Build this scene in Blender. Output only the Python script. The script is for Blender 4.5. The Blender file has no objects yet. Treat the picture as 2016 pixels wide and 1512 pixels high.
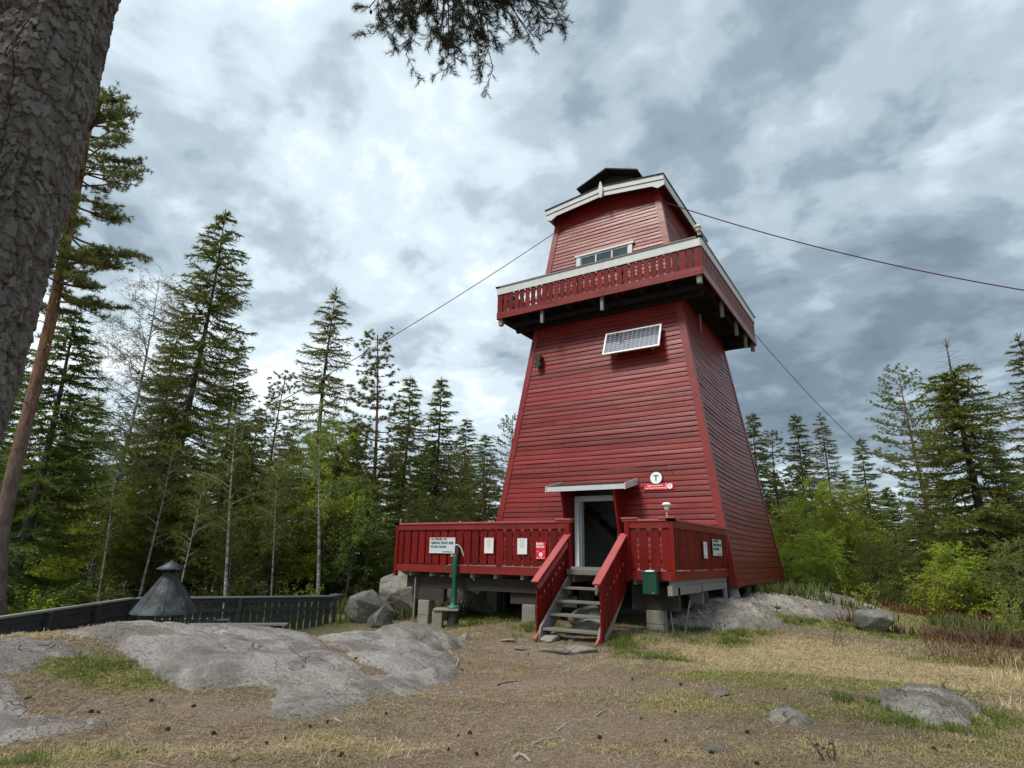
import bpy, math, random
import numpy as np
from math import radians, sin, cos, pi
from mathutils import Matrix, Vector

# ------------------------------------------------------------------ camera
CAM = np.array([7.3855, -19.379, 0.6502])
YAW, PITCH, ROLL, FPX = -0.5691, 0.2729, 0.0171, 1204.56      # focal length in photo pixels (2016 wide)
FWD = np.array([sin(YAW)*cos(PITCH), cos(YAW)*cos(PITCH), sin(PITCH)])
_r = np.array([cos(YAW), -sin(YAW), 0.0]); _u = np.cross(_r, FWD)
RGT = _r*cos(ROLL) + _u*sin(ROLL); UPV = -_r*sin(ROLL) + _u*cos(ROLL)
scene = bpy.context.scene
cd = bpy.data.cameras.new('camera'); cam = bpy.data.objects.new('camera', cd)
scene.collection.objects.link(cam); scene.camera = cam
cd.sensor_width = 36; cd.lens = FPX/2016*36; cd.clip_start = 0.05; cd.clip_end = 3000
M4 = Matrix.Identity(4)
for i in range(3):
    M4[i][0] = RGT[i]; M4[i][1] = UPV[i]; M4[i][2] = -FWD[i]; M4[i][3] = CAM[i]
cam.matrix_world = M4

# ------------------------------------------------------------------ light
SUN_AZ, SUN_EL = radians(-160), radians(52)       # direction towards the sun (azimuth from +Y clockwise)
sdir = Vector((sin(SUN_AZ)*cos(SUN_EL), cos(SUN_AZ)*cos(SUN_EL), sin(SUN_EL)))
sl = bpy.data.lights.new('sun', 'SUN'); sl.energy = 2.3; sl.angle = radians(16); sl.color = (1, .95, .87)
so = bpy.data.objects.new('sun', sl); scene.collection.objects.link(so)
so.rotation_euler = sdir.to_track_quat('Z', 'Y').to_euler(); so.location = (0, -10, 40)

world = bpy.data.worlds.new("World"); scene.world = world; world.use_nodes = True
nt = world.node_tree; nt.nodes.clear()
def N(nt, t, **kw):
    n = nt.nodes.new(t)
    for k, v in kw.items():
        if k in n.inputs: n.inputs[k].default_value = v
        else: setattr(n, k, v)
    return n
def L(nt, a, b): nt.links.new(a, b)
def ramp(nt, fac, stops, interp='LINEAR'):
    n = nt.nodes.new('ShaderNodeValToRGB'); cr = n.color_ramp; cr.interpolation = interp
    while len(cr.elements) < len(stops): cr.elements.new(0.5)
    for e, (p, c) in zip(cr.elements, stops):
        e.position = p; e.color = (*c, 1) if len(c) == 3 else c
    nt.links.new(fac, n.inputs[0]); return n.outputs[0]
def mixc(nt, fac, a, b, mode='MIX'):
    n = nt.nodes.new('ShaderNodeMix'); n.data_type = 'RGBA'; n.blend_type = mode
    for s, v in ((n.inputs[0], fac), (n.inputs[6], a), (n.inputs[7], b)):
        if hasattr(v, 'is_linked'): nt.links.new(v, s)
        elif isinstance(v, (int, float)): s.default_value = v
        else: s.default_value = (*v, 1)
    return n.outputs[2]
def mth(nt, op, a, b=0.0, c=None, clamp=False):
    n = nt.nodes.new('ShaderNodeMath'); n.operation = op; n.use_clamp = clamp
    for s, v in zip(n.inputs, (a, b, c)):
        if v is None: continue
        if hasattr(v, 'is_linked'): nt.links.new(v, s)
        else: s.default_value = v
    return n.outputs[0]
def vmth(nt, op, a, b=None, scale=None):
    n = nt.nodes.new('ShaderNodeVectorMath'); n.operation = op
    for s, v in ((n.inputs[0], a), (n.inputs[1], b)):
        if v is None: continue
        if hasattr(v, 'is_linked'): nt.links.new(v, s)
        else: s.default_value = v
    if scale is not None:
        n.inputs[3].default_value = scale
    return n.outputs['Value'] if op in ('DOT_PRODUCT', 'LENGTH') else n.outputs[0]
def noise(nt, vec, scale, detail=4, rough=.55, dist=0.0, out=0):
    n = nt.nodes.new('ShaderNodeTexNoise')
    n.inputs['Scale'].default_value = scale; n.inputs['Detail'].default_value = detail
    n.inputs['Roughness'].default_value = rough; n.inputs['Distortion'].default_value = dist
    if vec is not None: nt.links.new(vec, n.inputs['Vector'])
    return n.outputs[out]

def build_world():
    sky = N(nt, 'ShaderNodeTexSky', sky_type='NISHITA', sun_disc=False)
    sky.sun_elevation = SUN_EL; sky.sun_rotation = SUN_AZ; sky.air_density = 1.0
    bg1 = N(nt, 'ShaderNodeBackground'); bg1.inputs[1].default_value = 0.05
    L(nt, sky.outputs[0], bg1.inputs[0])
    tc = N(nt, 'ShaderNodeTexCoord'); d = tc.outputs['Generated']
    sep = N(nt, 'ShaderNodeSeparateXYZ'); L(nt, d, sep.inputs[0])
    zc = mth(nt, 'ADD', mth(nt, 'MAXIMUM', sep.outputs[2], 0.0), .22)
    comb = N(nt, 'ShaderNodeCombineXYZ')
    L(nt, mth(nt, 'DIVIDE', sep.outputs[0], zc), comb.inputs[0])
    L(nt, mth(nt, 'DIVIDE', sep.outputs[1], zc), comb.inputs[1])
    comb.inputs[2].default_value = 3.7
    p = comb.outputs[0]
    warp = noise(nt, p, 1.3, 3, .5, out=1)
    pw = vmth(nt, 'ADD', p, vmth(nt, 'SCALE', vmth(nt, 'SUBTRACT', warp, (.5, .5, .5)), scale=.22))
    n1 = noise(nt, pw, 1.25, 7, .50, .0)
    n2 = noise(nt, pw, 4.6, 6, .52, .0)
    n3 = noise(nt, p, .55, 2, .5)
    n4 = noise(nt, pw, 13, 4, .5)
    v = mth(nt, 'ADD', mth(nt, 'MULTIPLY', n1, .54), mth(nt, 'ADD', mth(nt, 'MULTIPLY', n2, .34), mth(nt, 'MULTIPLY', n4, .16)))
    # the brighter part of the cloud cover, and the darker parts right and upper left
    def lobe(px, py, k, amp):
        dd = FWD + RGT*(px-1008)/FPX - UPV*(py-756)/FPX; dd = dd/np.linalg.norm(dd)
        dt = vmth(nt, 'DOT_PRODUCT', d, tuple(dd))
        e = mth(nt, 'EXPONENT', mth(nt, 'MULTIPLY', mth(nt, 'SUBTRACT', dt, 1.0), k))
        return mth(nt, 'MULTIPLY', e, amp)
    for a in ((600, 60, 14, .085), (640, 400, 22, .03), (250, 620, 30, .03), (400, 1000, 20, .06), (1500, 620, 26, -.075), (330, 230, 60, -.06),
              (1650, 300, 16, -.045), (1750, 480, 12, -.015), (820, 700, 50, -.06), (1150, 260, 60, -.055), (1960, 90, 22, -.03), (1000, 950, 40, .05), (1800, 560, 90, .0)):
        v = mth(nt, 'ADD', v, lobe(*a))
    col = ramp(nt, v, [(.20, (.09, .125, .165)), (.33, (.15, .20, .25)), (.42, (.23, .295, .355)), (.49, (.36, .44, .50)), (.57, (.54, .63, .69)), (.68, (.79, .86, .90))], 'EASE')
    bg2 = N(nt, 'ShaderNodeBackground'); bg2.inputs[1].default_value = 1.0
    L(nt, col, bg2.inputs[0])
    mx = N(nt, 'ShaderNodeMixShader'); mx.inputs[0].default_value = .93
    L(nt, bg1.outputs[0], mx.inputs[1]); L(nt, bg2.outputs[0], mx.inputs[2])
    out = N(nt, 'ShaderNodeOutputWorld'); L(nt, mx.outputs[0], out.inputs[0])
build_world()
world.cycles.sampling_method = 'MANUAL'; world.cycles.sample_map_resolution = 512
scene.view_settings.view_transform = 'Standard'; scene.view_settings.look = 'None'
scene.view_settings.gamma = 1; scene.view_settings.exposure = 0.58
scene.cycles.max_bounces = 6; scene.cycles.transparent_max_bounces = 6

# ------------------------------------------------------------------ helpers
rng = np.random.default_rng(7); random.seed(7)
COL = scene.collection
def ray(px, py): return FWD + RGT*(px-1008)/FPX - UPV*(py-756)/FPX
def atd(px, py, D):                          # point on the sight line at horizontal distance D
    d = ray(px, py); return CAM + d*D/math.hypot(d[0], d[1])
def azd(px, D, py=1090):
    p = atd(px, py, D); return p[:2]

def tag(o, label=None, cat=None, group=None, kind=None):
    if label: o['label'] = label
    if cat: o['category'] = cat
    if group: o['group'] = group
    if kind: o['kind'] = kind
    return o
def empty(name, loc, label, cat, group=None, rz=0):
    o = bpy.data.objects.new(name, None); COL.objects.link(o); o.location = loc; o.rotation_euler.z = rz
    o.empty_display_size = .2
    return tag(o, label, cat, group)
def place(name, me, parent=None):
    o = bpy.data.objects.new(name, me); COL.objects.link(o)
    if parent is not None:
        o.parent = parent; o.matrix_parent_inverse = parent_inv(parent)
    return o
def parent_inv(p): return wmat(p).inverted()
def wmat(p):
    m = Matrix.LocRotScale(p.location, p.rotation_euler, p.scale)
    if p.parent is not None: m = wmat(p.parent) @ p.matrix_parent_inverse @ m
    return m
def mesh_np(name, V, F, mat, smooth=False, col=None):
    """V (n,3); F (m,k) with constant k"""
    V = np.asarray(V, np.float32); F = np.asarray(F, np.int32)
    me = bpy.data.meshes.new(name)
    me.vertices.add(len(V)); me.vertices.foreach_set('co', V.ravel())
    k = F.shape[1]
    me.loops.add(F.size); me.loops.foreach_set('vertex_index', F.ravel())
    me.polygons.add(len(F)); me.polygons.foreach_set('loop_start', np.arange(0, F.size, k, dtype=np.int32))
    me.polygons.foreach_set('loop_total', np.full(len(F), k, np.int32))
    if smooth: me.polygons.foreach_set('use_smooth', np.ones(len(F), bool))
    me.update(calc_edges=True)
    if col is not None:
        a = me.color_attributes.new('zone', 'FLOAT_COLOR', 'POINT')
        a.data.foreach_set('color', np.asarray(col, np.float32).ravel())
    me.materials.append(mat)
    return me

class MB:
    def __init__(s): s.v = []; s.f = []; s.sm = []
    def add(s, V, F, sm=False):
        b = len(s.v); s.v += [tuple(map(float, p)) for p in V]; s.f += [tuple(i+b for i in f) for f in F]; s.sm += [sm]*len(F)
        return s
    def box(s, x0, x1, y0, y1, z0, z1):
        V = [(x, y, z) for z in (z0, z1) for y in (y0, y1) for x in (x0, x1)]
        return s.add(V, [(0, 2, 3, 1), (4, 5, 7, 6), (0, 1, 5, 4), (2, 6, 7, 3), (0, 4, 6, 2), (1, 3, 7, 5)])
    def hexa(s, a, b):                        # two quads of 4 corners, same order
        return s.add(list(a)+list(b), [(3, 2, 1, 0), (4, 5, 6, 7), (0, 1, 5, 4), (1, 2, 6, 5), (2, 3, 7, 6), (3, 0, 4, 7)])
    def bar(s, p, q, w, h, up=(0, 0, 1)):     # board from p to q, w across, h along up
        p = np.array(p, float); q = np.array(q, float); d = q-p; d /= np.linalg.norm(d)
        u = np.array(up, float); r = np.cross(d, u); r /= np.linalg.norm(r); u = np.cross(r, d)
        c = lambda o: [o-r*w/2-u*h/2, o+r*w/2-u*h/2, o+r*w/2+u*h/2, o-r*w/2+u*h/2]
        return s.hexa(c(p), c(q))
    def tube(s, pts, rad, n=8, cap=True):
        pts = np.array(pts, float); m = len(pts)
        if np.isscalar(rad): rad = [rad]*m
        V = []
        t = np.gradient(pts, axis=0); t /= np.linalg.norm(t, axis=1)[:, None]+1e-9
        ref = np.array([0, 0, 1.]) if abs(t[0][2]) < .9 else np.array([1., 0, 0])
        for i in range(m):
            a = np.cross(t[i], ref); a /= np.linalg.norm(a)+1e-9; b = np.cross(t[i], a); ref = np.cross(a, t[i]) if True else ref
            for k in range(n):
                an = 2*pi*k/n; V.append(pts[i]+rad[i]*(a*cos(an)+b*sin(an)))
        F = [(i*n+k, i*n+(k+1) % n, (i+1)*n+(k+1) % n, (i+1)*n+k) for i in range(m-1) for k in range(n)]
        s.add(V, F, True)
        if cap: s.add([V[k] for k in range(n)], [tuple(range(n))]); s.add([V[(m-1)*n+k] for k in range(n)], [tuple(range(n))[::-1]])
        return s
    def lathe(s, prof, c=(0, 0, 0), n=24, sm=True):
        V = [(c[0]+r*cos(2*pi*k/n), c[1]+r*sin(2*pi*k/n), c[2]+z) for r, z in prof for k in range(n)]
        return s.add(V, [(i*n+k, i*n+(k+1) % n, (i+1)*n+(k+1) % n, (i+1)*n+k) for i in range(len(prof)-1) for k in range(n)], sm)
    def prism(s, poly, O, U, W, T):           # 2D outline in plane (U,W) at O, thickness vector T
        O, U, W, T = [np.array(a, float) for a in (O, U, W, T)]; n = len(poly)
        A = [O+U*a+W*b for a, b in poly]; B = [p+T for p in A]
        return s.add(A+B, [tuple(range(n))[::-1], tuple(range(n, 2*n))]+[(i, (i+1) % n, n+(i+1) % n, n+i) for i in range(n)])
    def mesh(s, name, mat):
        me = bpy.data.meshes.new(name); me.from_pydata(s.v, [], s.f); me.materials.append(mat)
        me.polygons.foreach_set('use_smooth', s.sm); me.update(); return me
    def build(s, name, mat, parent=None, bevel=0):
        o = place(name, s.mesh(name, mat), parent)
        if bevel:
            b = o.modifiers.new('bevel', 'BEVEL'); b.width = bevel; b.segments = 1; b.limit_method = 'ANGLE'
        return o

# value noise for geometry
_perm = np.random.default_rng(3).random((256, 256))
def vn(x, y):
    xi = np.floor(x).astype(int); yi = np.floor(y).astype(int); fx = x-xi; fy = y-yi
    fx = fx*fx*(3-2*fx); fy = fy*fy*(3-2*fy)
    g = lambda i, j: _perm[i & 255, j & 255]
    return (g(xi, yi)*(1-fx)+g(xi+1, yi)*fx)*(1-fy)+(g(xi, yi+1)*(1-fx)+g(xi+1, yi+1)*fx)*fy-.5
def fbm(x, y, o=4, g=.5):
    s = 0; a = 1
    for k in range(o):
        s = s+a*vn(x+17.3*k, y+9.1*k); x = x*2.03; y = y*2.03; a *= g
    return s

# ------------------------------------------------------------------ materials
def mat(name, rough=.6, spec=.4):
    m = bpy.data.materials.new(name); m.use_nodes = True; t = m.node_tree
    b = t.nodes['Principled BSDF']; b.inputs['Roughness'].default_value = rough
    b.inputs['Specular IOR Level'].default_value = spec
    return m, t, b
def tco(t, kind='Object'): return t.nodes.new('ShaderNodeTexCoord').outputs[kind]
def mapped(t, vec, scale, rot=(0, 0, 0)):
    n = t.nodes.new('ShaderNodeMapping'); n.inputs['Scale'].default_value = scale; n.inputs['Rotation'].default_value = rot
    t.links.new(vec, n.inputs[0]); return n.outputs[0]
def bump(t, b, h, strength=.3, dist=.01):
    n = t.nodes.new('ShaderNodeBump'); n.inputs['Strength'].default_value = strength; n.inputs['Distance'].default_value = dist
    t.links.new(h, n.inputs['Height']); t.links.new(n.outputs[0], b.inputs['Normal'])
def pos(t): return t.nodes.new('ShaderNodeNewGeometry').outputs['Position']

def painted(name, c1, c2, rough=.42, grain=(2, 2, 2), fade=None, spec=.5, isl=False):
    m, t, b = mat(name, rough, spec); p = pos(t)
    n1 = noise(t, mapped(t, p, grain), 1.5, 5, .6)
    n2 = noise(t, p, 0.55, 4, .6)
    col = mixc(t, ramp(t, n1, [(.3, (0, 0, 0)), (.7, (1, 1, 1))]), c1, c2)
    if fade: col = mixc(t, ramp(t, n2, [(.45, (0, 0, 0)), (.75, (.8, .8, .8))]), col, fade)
    if isl and fade:
        stn = noise(t, mapped(t, p, (5, 5, .35)), 1.1, 5, .65); col = mixc(t, ramp(t, stn, [(.52, (0, 0, 0)), (.70, (.55,)*3)]), col, tuple(x*.55 for x in c1))
        wht = noise(t, mapped(t, p, (3, 3, 30)), 2.0, 5, .75); col = mixc(t, ramp(t, wht, [(.66, (0, 0, 0)), (.74, (.5,)*3)]), col, (.36, .13, .12))
    fine = noise(t, mapped(t, p, tuple(g*14 for g in grain)), 2.5, 4, .7)
    col = mixc(t, mth(t, 'MULTIPLY', ramp(t, fine, [(.35, (1, 1, 1)), (.55, (0, 0, 0))]), .25), col, tuple(x*.5 for x in c1))
    if isl:
        rp = t.nodes.new('ShaderNodeNewGeometry').outputs['Random Per Island']
        col = mixc(t, ramp(t, rp, [(.0, (.75,)*3), (.35, (.0,)*3)]), col, tuple(x*.68 for x in c1)); col = mixc(t, ramp(t, rp, [(.65, (.0,)*3), (1, (.75,)*3)]), col, tuple(x*1.3 for x in c2))
    L(t, col, b.inputs['Base Color'])
    L(t, ramp(t, n1, [(.2, (rough-.1,)*3), (.8, (rough+.15,)*3)]), b.inputs['Roughness'])
    bump(t, b, fine, .35, .006)
    return m
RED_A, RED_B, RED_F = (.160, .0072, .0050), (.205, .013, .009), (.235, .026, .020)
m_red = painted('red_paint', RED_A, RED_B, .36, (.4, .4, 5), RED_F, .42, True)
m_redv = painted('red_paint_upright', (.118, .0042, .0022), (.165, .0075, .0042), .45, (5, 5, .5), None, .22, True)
m_redrail = painted('red_paint_rail', (.36, .055, .052), (.42, .085, .08), .4, (2, 2, 2))
m_white = painted('white_paint', (.47, .49, .48), (.60, .61, .60), .5, (3, 3, 3))
m_door = painted('pale_grey_paint', (.50, .53, .54), (.60, .62, .62), .5, (6, 6, .7))

def wood(name, c1, c2, scale=(1, 8, 8), rough=.8):
    m, t, b = mat(name, rough, .25); p = pos(t)
    n1 = noise(t, mapped(t, p, scale), 2.2, 6, .65); n2 = noise(t, p, 1.3, 3, .5)
    col = mixc(t, n1, c1, c2); col = mixc(t, mth(t, 'MULTIPLY', n2, .5), col, tuple(x*.55 for x in c1))
    L(t, col, b.inputs['Base Color']); bump(t, b, n1, .4, .01); return m
m_grey = wood('weathered_grey_wood', (.17, .165, .155), (.34, .325, .30))
m_greyy = wood('weathered_grey_wood_long', (.12, .112, .10), (.27, .255, .225), (8, 1, 8))
m_fence = wood('dark_grey_stain', (.030, .033, .034), (.060, .064, .064), (2, 2, 8), .7)
m_fencecap = wood('grey_cap_wood', (.20, .20, .19), (.30, .295, .28), (2, 2, 2), .7)
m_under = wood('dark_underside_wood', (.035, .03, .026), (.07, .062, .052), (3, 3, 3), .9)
m_soffitshade = wood('shade_darkened_soffit_wood', (.012, .011, .010), (.028, .025, .022), (3, 3, 3), .95)  # near-black colour carries the shade under the balcony
m_dark = wood('tarred_black_board', (.022, .022, .022), (.05, .048, .045), (1, 1, 8), .75)
m_inner = wood('pale_interior_boards', (.38, .38, .37), (.50, .50, .48), (1, 1, 8), .8)

def flat(name, c, rough=.5, metal=0, spec=.5, var=.12):
    m, t, b = mat(name, rough, spec); n1 = noise(t, pos(t), 9, 4, .6)
    L(t, mixc(t, n1, tuple(x*(1-var) for x in c), tuple(min(1, x*(1+var)) for x in c)), b.inputs['Base Color'])
    b.inputs['Metallic'].default_value = metal; return m
m_metaldark = None
def metal_hood():
    m, t, b = mat('sooty_steel', .6, .4); p = pos(t)
    n1 = noise(t, p, 3.5, 5, .65, .6)
    L(t, ramp(t, n1, [(.3, (.022, .022, .023)), (.50, (.05, .054, .058)), (.62, (.095, .108, .118)), (.70, (.06, .05, .042)), (.8, (.12, .13, .14))]), b.inputs['Base Color'])
    b.inputs['Metallic'].default_value = .25
    L(t, ramp(t, n1, [(.3, (.7,)*3), (.7, (.5,)*3)]), b.inputs['Roughness']); return m
m_hood = metal_hood()
m_alu = flat('aluminium', (.72, .73, .74), .35, .6)
m_cast = flat('green_enamel', (.006, .075, .045), .35, 0, .5, .25)
m_castpale = flat('worn_green_enamel', (.04, .17, .13), .4, 0, .5, .3)
m_box = flat('green_box_paint', (.004, .05, .026), .4)
m_black = flat('black_plastic', (.02, .02, .02), .5)
m_brown = flat('dark_brown_plastic', (.05, .03, .025), .5)
m_cream = flat('cream_plastic', (.62, .57, .48), .45)
m_lampshaft = flat('tan_plastic', (.45, .33, .22), .5)
m_sign = flat('grey_sign_board', (.50, .56, .58), .45, 0, .5, .05)
m_signrim = flat('sign_rim', (.70, .62, .62), .5)
m_paper = flat('paper', (.66, .68, .66), .5, 0, .5, .06)
m_ink = flat('black_ink', (.03, .035, .04), .6)
m_inkgrey = flat('grey_ink', (.30, .33, .34), .6)
m_signred = flat('bright_red_sign', (.65, .006, .016), .45, 0, .5, .06)
m_signwhite = flat('white_sign', (.82, .80, .80), .45, 0, .5, .04)
m_wire = flat('steel_cable', (.10, .10, .11), .5, .4)
m_wirered = flat('red_cable_sheath', (.10, .028, .045), .5)
m_concrete = flat('concrete', (.24, .22, .19), .9, 0, .2, .35)
m_hose = flat('pale_hose', (.45, .47, .44), .5)

def m_glass_():
    m, t, b = mat('window_glass', .06, .8); b.inputs['Base Color'].default_value = (.03, .045, .055, 1)
    b.inputs['Coat Weight'].default_value = .6; return m
m_glass = m_glass_()
def m_solar_():
    m, t, b = mat('solar_cells', .12, 1.0); p = tco(t)
    br = t.nodes.new('ShaderNodeTexBrick'); br.offset = 0
    br.inputs['Scale'].default_value = 1; br.inputs['Brick Width'].default_value = .14; br.inputs['Row Height'].default_value = .0775
    br.inputs['Mortar Size'].default_value = .0055
    br.inputs['Color1'].default_value = (.03, .036, .06, 1); br.inputs['Color2'].default_value = (.05, .056, .085, 1)
    br.inputs['Mortar'].default_value = (.42, .44, .47, 1)
    L(t, p, br.inputs['Vector']); L(t, br.outputs[0], b.inputs['Base Color']); b.inputs['Coat Weight'].default_value = 1
    b.inputs['Coat Roughness'].default_value = .03; b.inputs['Coat IOR'].default_value = 2.2
    return m
m_solar = m_solar_()

def m_rock_(name, ca, cb, cc, lich=.5, scale=1.0):   # stains, lichen and cracks
    m, t, b = mat(name, .85, .3); p = pos(t)
    w = mapped(t, p, (1, 1, 1.6), (.1, .2, .5))
    n1 = noise(t, w, .9*scale, 6, .6, .5); n2 = noise(t, mapped(t, p, (1.2, 4, 5), (0, 0, .9)), 2.0*scale, 7, .7)
    n3 = noise(t, p, 22*scale, 5, .75); n4 = noise(t, p, 3.1*scale, 6, .62, .8)
    n5 = noise(t, p, 75, 3, .7)
    col = mixc(t, ramp(t, n1, [(.35, (0, 0, 0)), (.65, (1, 1, 1))]), ca, cb)
    col = mixc(t, ramp(t, n2, [(.40, (0, 0, 0)), (.68, (.85,)*3)]), col, cc)
    col = mixc(t, ramp(t, n4, [(.60, (0, 0, 0)), (.68, (lich,)*3)]), col, (.47, .47, .44))
    col = mixc(t, ramp(t, n4, [(.30, (.75,)*3), (.40, (0, 0, 0))]), col, tuple(x*.55 for x in ca))
    col = mixc(t, ramp(t, n3, [(.35, (.55,)*3), (.5, (0, 0, 0))]), col, tuple(x*.5 for x in ca))
    col = mixc(t, ramp(t, n5, [(.55, (0, 0, 0)), (.75, (.5,)*3)]), col, tuple(min(1, x*1.7) for x in cb))
    big = noise(t, p, .75, 5, .6, 1.2)
    col = mixc(t, ramp(t, big, [(.48, (0, 0, 0)), (.56, (.7,)*3)]), col, tuple(x*.62 for x in ca))
    wv = noise(t, mapped(t, p, (.5, 1.5, 1.5), (0, 0, .9)), .9, 3, .5, .6)
    crk = ramp(t, mth(t, 'ABSOLUTE', mth(t, 'SUBTRACT', wv, .5)), [(.0, (1, 1, 1)), (.004, (0, 0, 0))])
    col = mixc(t, mth(t, 'MULTIPLY', mth(t, 'MULTIPLY', crk, ramp(t, big, [(.4, (.8,)*3), (.55, (0, 0, 0))])), .8), col, (.035, .03, .025))
    L(t, col, b.inputs['Base Color'])
    h = mth(t, 'SUBTRACT', mth(t, 'MULTIPLY', n2, 1.0), mth(t, 'MULTIPLY', crk, .8)); h = mth(t, 'ADD', h, mth(t, 'ADD', mth(t, 'MULTIPLY', n3, .5), mth(t, 'MULTIPLY', n5, .18)))
    bump(t, b, h, .9, .07); return m
m_rock = m_rock_('bedrock', (.23, .20, .175), (.42, .38, .35), (.30, .29, .28), .9)
m_rock2 = m_rock_('tan_bedrock', (.235, .215, .185), (.40, .36, .305), (.31, .29, .25), .7)
m_rock3 = m_rock_('mossy_boulder', (.13, .13, .105), (.27, .26, .215), (.21, .205, .175), .8, 1.6)

def m_ground_():
    m, t, b = mat('forest_ground', .95, .1); p = pos(t)
    at = t.nodes.new('ShaderNodeVertexColor'); at.layer_name = 'zone'
    sp = t.nodes.new('ShaderNodeSeparateColor'); L(t, at.outputs[0], sp.inputs[0])
    n1 = noise(t, p, 2.2, 6, .65, .4); n2 = noise(t, p, 17, 6, .72, .6); n3 = noise(t, mapped(t, p, (1, 1.8, 1), (0, 0, .6)), 48, 5, .8, 1.2)
    n4 = noise(t, p, .8, 4, .6)
    dirt = mixc(t, ramp(t, n2, [(.3, (0, 0, 0)), (.7, (1, 1, 1))]), (.145, .105, .072), (.34, .265, .185))
    dirt = mixc(t, ramp(t, n1, [(.5, (0, 0, 0)), (.72, (.7,)*3)]), dirt, (.34, .30, .255))
    dirt = mixc(t, mth(t, 'MULTIPLY', sp.outputs[2], .75), dirt, mixc(t, ramp(t, n2, [(.3, (0, 0, 0)), (.75, (1, 1, 1))]), (.21, .152, .112), (.38, .295, .225)))
    straw = mixc(t, n2, (.36, .27, .135), (.64, .51, .29))
    green = mixc(t, n2, (.12, .135, .03), (.24, .245, .07))
    def m3(zone, a, off=0):
        f = mth(t, 'ADD', zone, mth(t, 'MULTIPLY', mth(t, 'SUBTRACT', mth(t, 'ADD', mth(t, 'MULTIPLY', n1, .6), mth(t, 'MULTIPLY', n2, .4)), .5), 1.5))
        return ramp(t, f, [(.38, (0, 0, 0)), (.72, (1, 1, 1))])
    col = mixc(t, m3(sp.outputs[0], 0), dirt, straw)
    col = mixc(t, m3(sp.outputs[1], 0), col, green)
    col = mixc(t, ramp(t, n3, [(.36, (.85,)*3), (.5, (0, 0, 0))]), col, mixc(t, .5, col, (.03, .022, .015)))
    col = mixc(t, ramp(t, n3, [(.56, (0, 0, 0)), (.72, (.55,)*3)]), col, (.40, .31, .19))
    L(t, col, b.inputs['Base Color'])
    bump(t, b, mth(t, 'ADD', n3, mth(t, 'MULTIPLY', n2, 1.5)), .8, .03); return m
m_ground = m_ground_()

def foliage(name, ca, cb, cc=None, rough=.55, trans=.42, sc=.7):
    m, t, b = mat(name, rough, .25)
    oi = t.nodes.new('ShaderNodeObjectInfo'); p = pos(t)
    geo = t.nodes.new('ShaderNodeNewGeometry')
    n1 = noise(t, p, sc, 4, .6); n2 = noise(t, p, 6*sc, 3, .6)
    col = mixc(t, ramp(t, n1, [(.35, (0, 0, 0)), (.65, (1, 1, 1))]), ca, cb)
    col = mixc(t, mth(t, 'MULTIPLY', geo.outputs['Random Per Island'], .6), col, cc or cb)
    col = mixc(t, ramp(t, n2, [(.3, (.5,)*3), (.5, (0, 0, 0))]), col, tuple(x*.6 for x in ca))
    hs = t.nodes.new('ShaderNodeHueSaturation')
    L(t, mth(t, 'ADD', mth(t, 'MULTIPLY', oi.outputs['Random'], .03), .485), hs.inputs['Hue'])
    L(t, mth(t, 'ADD', mth(t, 'MULTIPLY', oi.outputs['Random'], .5), .8), hs.inputs['Value'])
    L(t, col, hs.inputs['Color']); L(t, hs.outputs[0], b.inputs['Base Color'])
    tr = t.nodes.new('ShaderNodeBsdfTranslucent'); L(t, hs.outputs[0], tr.inputs[0])
    mx = t.nodes.new('ShaderNodeMixShader'); mx.inputs[0].default_value = trans
    out = t.nodes['Material Output']; L(t, b.outputs[0], mx.inputs[1]); L(t, tr.outputs[0], mx.inputs[2]); L(t, mx.outputs[0], out.inputs[0])
    return m
m_spruce = foliage('spruce_needles', (.090, .115, .020), (.155, .178, .032), (.205, .228, .05))
m_sprucedk = foliage('dark_spruce_needles', (.058, .09, .013), (.105, .145, .023), (.15, .19, .04))
m_sprucelt = foliage('sparse_spruce_needles', (.13, .14, .042), (.20, .20, .065), (.26, .25, .095))
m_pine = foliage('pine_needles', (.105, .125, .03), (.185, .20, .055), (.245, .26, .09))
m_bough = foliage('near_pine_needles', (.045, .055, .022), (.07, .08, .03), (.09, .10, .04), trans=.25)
m_birch = foliage('birch_buds', (.20, .19, .10), (.27, .26, .15), (.30, .30, .20), trans=.4)
m_sapling = foliage('young_birch_leaves', (.24, .30, .03), (.37, .44, .05), (.46, .52, .08), trans=.45)
m_sapling2 = foliage('dull_bush_leaves', (.115, .145, .030), (.185, .22, .045), (.25, .28, .07), trans=.4)
m_heather = foliage('red_heather', (.12, .045, .025), (.20, .085, .045), (.20, .17, .06), trans=.2)
m_blueberry = foliage('undergrowth', (.06, .085, .02), (.11, .13, .03), (.14, .15, .05), trans=.3)
m_grassg = foliage('green_grass', (.075, .125, .018), (.13, .18, .035), (.22, .24, .07), trans=.35, sc=1.5)
m_grasso = foliage('olive_grass', (.20, .20, .05), (.31, .285, .09), (.43, .375, .17), trans=.25, sc=1.5)
m_straw = foliage('dry_straw', (.30, .225, .10), (.52, .40, .22), (.64, .53, .34), trans=.15, sc=1.2)
m_litter = foliage('needle_litter', (.18, .12, .075), (.34, .235, .14), (.48, .37, .24), trans=.0, sc=1.5)

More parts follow.
